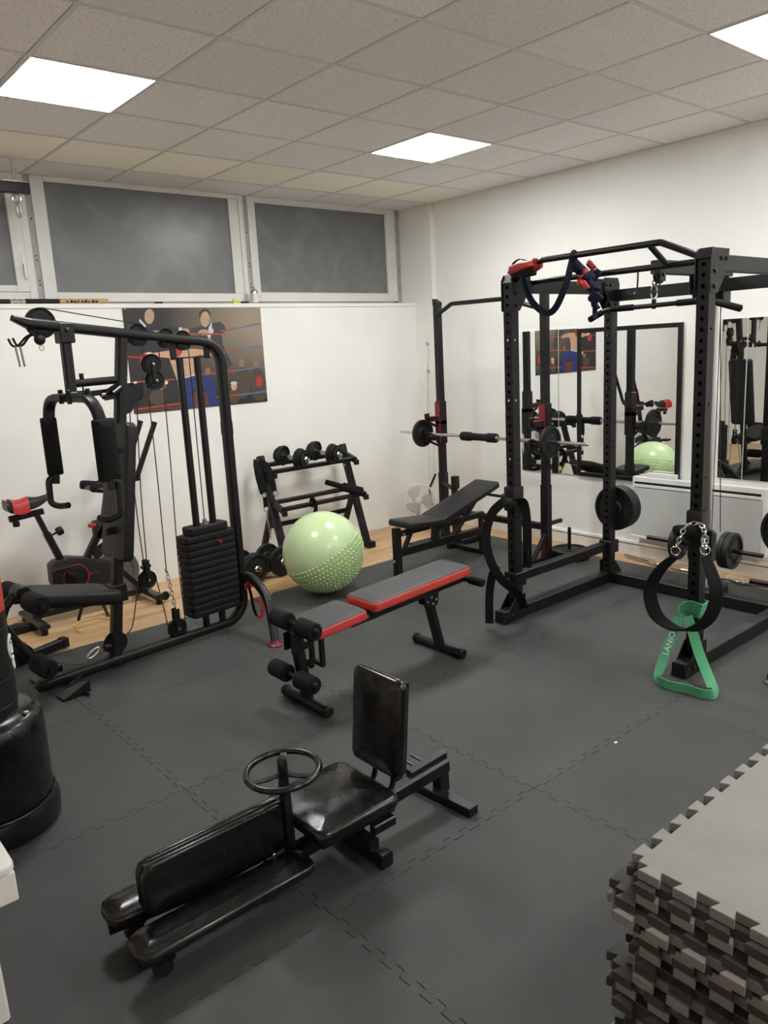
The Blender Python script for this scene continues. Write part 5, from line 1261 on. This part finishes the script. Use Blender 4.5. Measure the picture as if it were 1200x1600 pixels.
part(t, 'red_corner', prism([(0, 0), (.07, .03), (.075, .075), (.035, .085)], (2.35, -2.60, 2.10), (.1, -1, 0), (0, 0, 1), (.05, 0, 0)), 'red_cloth', bev=.004)
part(t, 'carry_loop', sweep(smooth_path([(2.34, -2.50, 2.13), (2.33, -2.515, 2.165), (2.33, -2.56, 2.185), (2.335, -2.60, 2.175)]), rect(.004, .018), up=(1, 0, 0)), 'black_web')
t = thing('suspension_trainer', 'navy suspension trainer straps draped and knotted over the pull-up bars', 'suspension trainer', (2.4, -2.85, 1.9))
st = (lambda P, w=.032: sweep(smooth_path(P, 6), rect(.004, w, .001), up=V((.62, .78, 0))))
part(t, 'draped_strap', sweep(smooth_path([(2.33, -2.575, 2.13), (2.315, -2.60, 2.06), (2.31, -2.66, 1.95), (2.31, -2.735, 1.885), (2.31, -2.79, 1.875), (2.31, -2.84, 1.915), (2.32, -2.89, 2.02), (2.34, -2.905, 2.11), (2.37, -2.90, 2.165)], 6), rect(.036, .005, .001), up=V((.62, .78, .0))), 'navy_web')
part(t, 'strap_edge', sweep(smooth_path([(2.335, -2.585, 2.13), (2.32, -2.62, 2.04), (2.315, -2.69, 1.91), (2.315, -2.75, 1.872)], 6), rect(.03, .004, .001), up=V((-.62, .78, .0))), 'navy_web')
part(t, 'bar_wrap', torus((RX0-.01, -2.905, RH+.062), (0, 1, 0), .021, .009, 18, 8), 'navy_web')
part(t, 'bar_wrap', torus((RX0+.17, -2.90, RH-.035), (0, 1, 0), .022, .010, 18, 8), 'navy_web')
for k, (c, s, m) in enumerate((((2.40, -2.90, 2.11), (.03, .025, .04), 'navy_web'), ((2.43, -2.915, 2.075), (.03, .03, .035), 'navy_web'), ((2.46, -2.935, 2.045), (.032, .025, .03), 'navy_web'), ((2.49, -2.95, 2.05), (.045, .02, .022), 'navy_web'), ((2.45, -2.965, 1.995), (.026, .026, .045), 'navy_web'), ((2.45, -2.985, 1.945), (.032, .03, .036), 'navy_web'), ((2.45, -2.985, 1.90), (.016, .018, .025), 'navy_web'))):
    part(t, 'knotted_webbing', lump(c, (.3, -.6, .7), (1, .2, 0), s, k+1, 0), m, ang=60)
part(t, 'hanging_tail', sweep(smooth_path([(2.45, -2.985, 1.90), (2.455, -2.98, 1.865), (2.45, -2.985, 1.83)], 4), rect(.026, .012, .003), up=V((.62, .78, 0))), 'navy_web')
for k, (c, s) in enumerate((((2.415, -2.93, 2.07), (.03, .012, .014)), ((2.47, -2.945, 2.115), (.016, .012, .03)), ((2.425, -2.935, 2.015), (.016, .012, .035)), ((2.41, -2.915, 2.025), (.02, .012, .014)))): part(t, 'red_handle', lump(c, (.4, -.5, .5), (1, .2, 0), s, k+11, 0), 'red_cloth', ang=60)

# ================================================================== STACK OF FOAM MATS
ORD = ['topmost', 'second', 'third', 'fourth', 'fifth', 'sixth', 'seventh', 'eighth', 'ninth', 'tenth', 'eleventh', 'twelfth', 'thirteenth', 'fourteenth', 'fifteenth', 'sixteenth', 'seventeenth', 'eighteenth', 'nineteenth', 'twentieth', 'twenty-first', 'twenty-second']
TOOTH = seam(12, .014)
def tooth_edge(n=12, d=.026, ph=0.):
    """dovetail teeth pointing outwards from the edge (s along edge, w outwards)"""
    p = 1/n; out = [(0, 0)]
    for i in range(n):
        a = i*p+p*.25
        out += [(a+.004, 0), (a-.006, d), (a+p*.5+.006, d), (a+p*.5-.004, 0)]
    out.append((1, 0)); return out
TE = tooth_edge()
def loose_mat_poly():
    P = [(s, -w) for s, w in TE][:-1]+[(1+w, s) for s, w in TE][:-1]+[(s, 1+w) for s, w in TE[::-1]][:-1]+[(-w, s) for s, w in TE[::-1]][:-1]
    return P
rnd = random.Random(21); NM = 22; TH = .0252
lm = {}
for mname in ('mat_grey', 'mat_dark'):
    me = to_mesh('foam_mat', prism([(a-.5, b-.5) for a, b in loose_mat_poly()], (0, 0, 0), (1, 0, 0), (0, 1, 0), (0, 0, TH-.0006)), .0015); me.materials.append(MATS[mname]); lm[mname] = me
for k in range(NM):
    i = NM-1-k            # k = 0 is the top mat
    mname = 'mat_dark' if k % 2 else 'mat_grey'
    o = bpy.data.objects.new('foam_mat', lm[mname]); COL.objects.link(o)
    blk = (k//3) % 2 if k < 9 else ((k+1)//4) % 2
    dx, dy = (0, 0) if k == 0 else ((-.012 if k < 4 else -.022)+.0417*((k//5) % 2)*.6+rnd.uniform(-.008, .006)+(-.018 if k in (3, 4, 5, 9, 13, 17) else 0), .0417*blk+rnd.uniform(-.006, .006))
    o.location = (.135+.5+dx, -4.695-.5+dy, i*TH); o.rotation_euler = (0, 0, 0 if k == 0 else rnd.uniform(-.006, .006))
    o['label'] = 'grey interlocking foam mat lying on top of the stack' if k == 0 else '%s interlocking foam mat, %s from the top of the stack' % ('dark' if k % 2 else 'grey', ORD[k])
    o['category'] = 'foam mat'; o['group'] = 'interlocking foam mats in the stack'

# ================================================================== PUNCHING BAG AND STOOL
t = thing('punching_bag', 'free-standing black and red punching bag on a round weighted base at the left edge', 'punching bag', (-.735, -2.45, 0))
part(t, 'base_flange', lathe([(.20, 0), (.238, .004), (.244, .03), (.244, .075), (.236, .098), (.222, .105), (.21, .105)], (-.735, -2.45, 0), (0, 0, 1), 64), 'leather_gloss')
part(t, 'base_drum', lathe([(.222, .10), (.226, .14), (.228, .40), (.222, .435), (.205, .458), (.17, .47), (.08, .475), (.001, .475)], (-.735, -2.45, 0), (0, 0, 1), 64), 'leather_gloss')
part(t, 'base_seam', torus((-.735, -2.45, .105), (0, 0, 1), .232, .005, 64, 6), 'satin_black')
part(t, 'filler_screw', ccyl((-.60, -2.60, .462), (-.60, -2.60, .472), .010, .003, 10), 'zinc')
part(t, 'bag', lathe([(.10, .415), (.13, .42), (.142, .44), (.148, .50), (.150, .85)], (-.735, -2.45, 0), (0, 0, 1), 48), 'vinyl')
part(t, 'red_upper', lathe([(.150, .85), (.151, .90), (.151, 1.60), (.145, 1.66), (.11, 1.70), (.001, 1.71)], (-.735, -2.45, 0), (0, 0, 1), 48), 'red_vinyl')
for zz in (.50, .60, .79): part(t, 'bag_band', torus((-.735, -2.45, zz), (0, 0, 1), .149, .0025, 48, 6), 'satin_black')
lg = G()
for ph, z0, r0, a0, a1 in ((-.36, .70, .036, .5, 5.2), (-.36, .70, .019, 2.5, 7.5), (-.30, .635, .018, 0, 6.2)):
    pts = [V((-.735+.1515*math.cos(ph+r0*math.cos(a)/.15), -2.45+.1515*math.sin(ph+r0*math.cos(a)/.15), z0+r0*1.3*math.sin(a))) for a in [a0+(a1-a0)*i/24 for i in range(25)]]
    lg = lg+pipe(pts, .004, n=6)
part(t, 'emblem', lg, 'white_ink', kind='stuff')

t = thing('plastic_stool', 'white plastic stool at the left edge of the picture', 'stool', (-1.07, -3.33, 0))
SXc, SYc = -1.065, -3.33
part(t, 'seat', cushion(.35, .35, .03, .03, .010, k=5).xf(Matrix.Translation((SXc, SYc, .425))), 'white_plastic')
part(t, 'apron', gsum([bx(SXc-.165, SXc+.165, SYc+s*.165-.006, SYc+s*.165+.006, .345, .43) for s in (-1, 1)]+[bx(SXc+s*.165-.006, SXc+s*.165+.006, SYc-.171, SYc+.171, .345, .43) for s in (-1, 1)]), 'white_plastic', bev=.003)
for sx in (-1, 1):
    for sy in (-1, 1): part(t, 'leg', sweep([(SXc+sx*.080, SYc+sy*.125, .43), (SXc+sx*.085, SYc+sy*.13, .0)], rect(.045, .045, .008), up=(1, 0, 0)), 'white_plastic')

# ================================================================== BAG BEAM UNDER THE CEILING
t = thing('bag_beam', 'black beam hung from the ceiling with a steel hook at the top left', 'beam', (.2, .007, 2.83))
part(t, 'beam', rpipe([(-1.6, .007, 2.862), (.505, .007, 2.862)], .06, .066), 'satin_black', bev=.0)
part(t, 'threaded_rod', cyl((.422, .007, 2.80), (.422, .007, CEIL), .007, 10), 'zinc'); part(t, 'threaded_rod', cyl((-1.3, .007, 2.80), (-1.3, .007, CEIL), .007, 10), 'zinc')
part(t, 'lock_nut', ccyl((.422, .007, 2.895), (.422, .007, 2.91), .014, .003, 6), 'zinc')
part(t, 'washer_plate', bx(.34, .50, -.03, .045, 2.895, 2.899), 'zinc')
part(t, 'eye_ring', torus((.422, .007, 2.795), (.5, .8, 0), .026, .009, 18, 8), 'zinc')
part(t, 'snap_hook', torus((.425, .007, 2.725), (.6, -.7, 0), .020, .007, 18, 8, 2.1, (0, 0, 1)), 'zinc')

# ================================================================== THINGS ON THE LEDGE
t = thing('fishing_rod', 'black rod with silver ferrules and a cork grip lying on the window ledge', 'rod', (.5, .30, LEDGE))
zr = LEDGE+.020; yr = .285
part(t, 'shaft', ccyl((.05, yr, zr), (.37, yr, zr), .016, .003)+ccyl((.47, yr, zr), (.70, yr, zr), .018, .003), 'satin_black', kind='stuff')
part(t, 'reel_seat', ccyl((.36, yr, zr), (.48, yr, zr), .013, .002), 'chrome')
for x in (.395, .43): part(t, 'ferrule', ccyl((x, yr, zr), (x+.014, yr, zr), .0185, .003), 'chrome')
part(t, 'cork_grip', ccyl((.70, yr, zr), (1.055, yr, zr), .0195, .004), 'cork')
for k in range(9): part(t, 'grip_marking', bx(.745+k*.026, .745+k*.026+(.02 if k % 3 else .012), yr-.0203, yr-.012, zr-.009, zr+.004+(k % 2)*.004), 'plain_black')
t = thing('spray_can', 'small grey spray can standing on the ledge between the windows', 'spray can', (2.325, .30, LEDGE))
part(t, 'can', lathe([(.027, 0), (.029, .003), (.029, .10), (.026, .110), (.020, .116)], (2.325, .30, LEDGE), (0, 0, 1), 20), 'steel')
part(t, 'can_label', lathe([(.0295, .012), (.0295, .085)], (2.325, .30, LEDGE), (0, 0, 1), 20), 'window_white')
part(t, 'nozzle', lathe([(.012, .116), (.012, .13), (.008, .134), (.008, .142), (.001, .142)], (2.325, .30, LEDGE), (0, 0, 1), 14), 'cork')
t = thing('box_cutter', 'small yellow and black tool lying on the ledge under the middle window', 'tool', (2.16, .28, LEDGE))
part(t, 'yellow_grip', rpipe([(2.10, .28, LEDGE+.012), (2.165, .275, LEDGE+.012)], .03, .022), 'yellow_plastic'); part(t, 'yellow_loop', torus((2.115, .28, LEDGE+.02), (0, 1, 0), .016, .005, 14, 6), 'yellow_plastic')
part(t, 'black_tip', rpipe([(2.165, .275, LEDGE+.010), (2.24, .27, LEDGE+.010)], .022, .016), 'plain_black')
solo('pencil_stub', ccyl((1.41, .27, LEDGE+.008), (1.475, .265, LEDGE+.008), .008, .002), 'plain_black', 'tiny black stub lying on the ledge above the poster', 'stub', (1.44, .27, LEDGE))

# ================================================================== LEG OF ANOTHER BENCH AT THE RIGHT EDGE
t = thing('bench_leg', 'black perforated bench leg on a round grey foot at the right edge', 'bench leg', (2.47, -4.02, 0))
part(t, 'foot', lathe([(.045, 0), (.048, .004), (.044, .012), (.03, .018), (.03, .024)], (2.47, -4.02, 0), (0, 0, 1), 24), 'flywheel_grey')
part(t, 'leg_cap', bx(2.445, 2.495, -4.045, -3.995, .02, .055), 'plain_black', .004)
part(t, 'leg_tube', rpipe([(2.47, -4.02, .05), (2.475, -4.03, .45)], .042, .042, up=(1, 0, 0)), 'black_steel')
for zz in (.08, .16, .24): part(t, 'leg_bolt', ccyl((2.448, -4.02, zz), (2.442, -4.02, zz), .010, .003, 8), 'zinc')
part(t, 'cross_tube', rpipe([(2.475, -4.03, .43), (2.475, -4.45, .43)], .042, .042), 'black_steel')
part(t, 'second_leg', rpipe([(2.475, -4.43, .43), (2.47, -4.44, .0)], .042, .042, up=(1, 0, 0)), 'black_steel')
# tiny white scraps on the mats
for k, (x, y) in enumerate(((1.43, -3.80), (.33, -.78), (1.58, -.80))):
    solo('paper_scrap', box((x, y, .003), (.016, .009, .005), Matrix.Rotation(.5*k, 3, 'Z')), 'white_ink', ('tiny white scrap on the mat near the foam mat stack', 'tiny white scrap on the mat edge behind the multi-gym seat', 'tiny white scrap on the mat edge in front of the floor dumbbells')[k], 'scrap', (x, y, 0), bev=.001)
